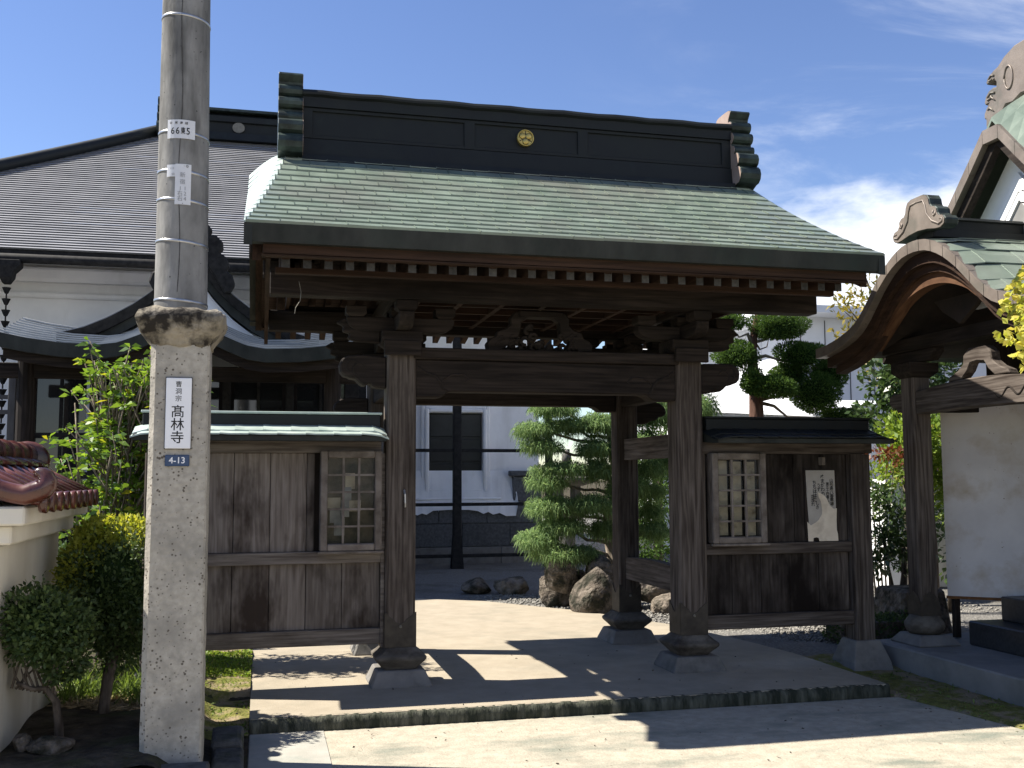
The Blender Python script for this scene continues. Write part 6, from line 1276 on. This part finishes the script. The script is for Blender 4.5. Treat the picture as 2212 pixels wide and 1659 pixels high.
    foliage('leaves', 'leaf_camellia', t, [((8.9+.55*i, 12.0+.2*(i % 2), 1.2+.2*(i % 2)), (.5, .4, .9)) for i in range(6)], .10, .5, 5200, shell=.6)
    m = MB()
    for i in range(6): m.tube([(8.9+.55*i, 12.1, 0), (8.9+.55*i, 12.05, 1.0)], [.04, .02], 6)
    m.build('stems', 'bark', t, smooth=True)
    t = thing('garden_conifer', 'shadowy conifer mass behind the weeping cypress', 'tree', (6.3, 15.5, .05))
    foliage('crown', 'leaf_yew', t, [((5.9, 15.4, 1.2), (.7, .5, .5)), ((6.3, 15.5, 2.0), (.7, .5, .5)), ((5.6, 14.8, .6), (.5, .4, .4))], .09, .35, 5200, shell=.6)
    MB().tube([(6.1, 15.5, 0), (6.15, 15.5, 1.5), (6.2, 15.5, 2.3)], [.09, .07, .03], 8).build('trunk', 'bark', t, smooth=True)
right_planting()
def ginkgo():
    t = thing('ginkgo_tree', 'young ginkgo with yellow-green fan leaves reaching in at the right edge', 'tree', (4.55, 4.15, 0))
    r = np.random.default_rng(31); n = 6500
    P = np.concatenate([blob(c, q, m_, .65, 0, .22)[0] for c, q, m_ in (((4.42, 4.30, 2.46), (.86, .6, .50), 3600), ((4.78, 4.25, 3.05), (.62, .6, .55), 2400), ((4.70, 4.20, 3.60), (.38, .4, .42), 1200), ((4.95, 4.4, 2.35), (.6, .55, .5), 1900), ((4.6, 3.8, 2.7), (.45, .4, .4), 1000))])
    out = []; n = len(P)
    for k in range(3):          # a fan leaf: three narrow lobes from one stalk
        d = nrm(np.stack([r.normal(0, 1, n), r.normal(0, 1, n), r.normal(-.5, .6, n)], 1)); 
        if k == 0: d0 = d; s0 = nrm(np.cross(d0, r.normal(size=(n, 3))))
        dd = nrm(d0 + (k-1)*.55*s0); out.append(leaves(P, dd, .048*(1 if k == 1 else .92), .032))
    V, F = join(out); link('leaves', fast_mesh('leaves', V, F, 'leaf_ginkgo'), t)
    m = MB(); m.tube([(4.62, 4.2, 0), (4.60, 4.2, 1.2), (4.55, 4.25, 2.2), (4.5, 4.3, 3.3)], [.06, .05, .035, .01], 8)
    for k in range(16):
        z = 1.9+.08*k; a = r.random()*6.28; m.tube([(4.56, 4.25, z), (4.5+.3*math.cos(a), 4.28+.3*math.sin(a), z+.12), (4.45+.65*math.cos(a), 4.3+.55*math.sin(a), z+.2)], [.012, .009, .004], 5)
    m.build('branches', 'bark', t, smooth=True)
ginkgo()
# ------------------------------------------------------------------ rocks and stone lantern in the garden
for i, (c, r_, lb) in enumerate([((3.74, 11.5, .26), (.26, .24, .36), 'tall pale pointed rock at the edge of the path'), ((3.50, 12.05, .47), (.24, .22, .22), 'rounded brown rock under the lowest cypress spray'), ((3.98, 11.95, .42), (.22, .22, .26), 'upright brown rock behind the pointed rock'),
        ((4.55, 11.75, .30), (.30, .25, .26), 'mossy boulder seen between the two right gate posts'), ((4.62, 11.35, .13), (.24, .2, .15), 'low flat rock at the foot of the mossy boulder'), ((3.30, 13.7, .16), (.22, .2, .16), 'dark shaded rock left of the rock group'), ((2.85, 13.9, .14), (.20, .2, .13), 'smallest dark rock beside the shaded gravel'),
        ((3.62, 12.35, .25), (.3, .2, .28), 'dark rock half hidden behind the brown rocks')]):
    rockobj('garden_rock', c, r_, 'rock', lb, 70+i, group='rocks around the cypress', rot=i*.7)
rockobj('garden_rock', (-1.05, 5.95, .22), (.11, .08, .06), 'rock', 'flat pale stone at the foot of the round bush', 91, group='small stones by the wall')
rockobj('garden_rock', (-1.19, 5.98, .23), (.055, .05, .06), 'rock', 'small grey stone against the cream wall', 92, group='small stones by the wall')
def lantern():
    t = thing('stone_lantern', 'grey stone lantern standing behind the cypress', 'lantern', (4.05, 13.6, .05))
    x, y = 4.05, 13.6
    MB().frustum(x, y, [(.05, .26, .26), (.28, .24, .24), (.34, .17, .17)]).build('base', 'plinth_stone', t, bevel=0.02)
    MB().lathe(x, y, [(.14, .34), (.12, .45), (.11, .95), (.13, 1.05)], 12).build('shaft', 'plinth_stone', t, smooth=True)
    MB().frustum(x, y, [(1.05, .15, .15), (1.14, .24, .24), (1.22, .24, .24)]).build('platform', 'plinth_stone', t, bevel=0.015)
    for a, b in ((-.12, -.12), (.12, -.12), (-.12, .12), (.12, .12)): MB().box(x+a-.03, x+a+.03, y+b-.03, y+b+.03, 1.22, 1.50).build('fire_box_post', 'plinth_stone', t)
    MB().frustum(x, y, [(1.50, .17, .17), (1.56, .34, .34), (1.60, .36, .36), (1.68, .22, .22), (1.80, .10, .10)]).build('cap', 'plinth_stone', t, bevel=0.02)
    MB().lathe(x, y, [(.04, 1.80), (.075, 1.86), (.06, 1.94), (.005, 2.0)], 10).build('finial', 'plinth_stone', t, smooth=True)
lantern()
flush_text()
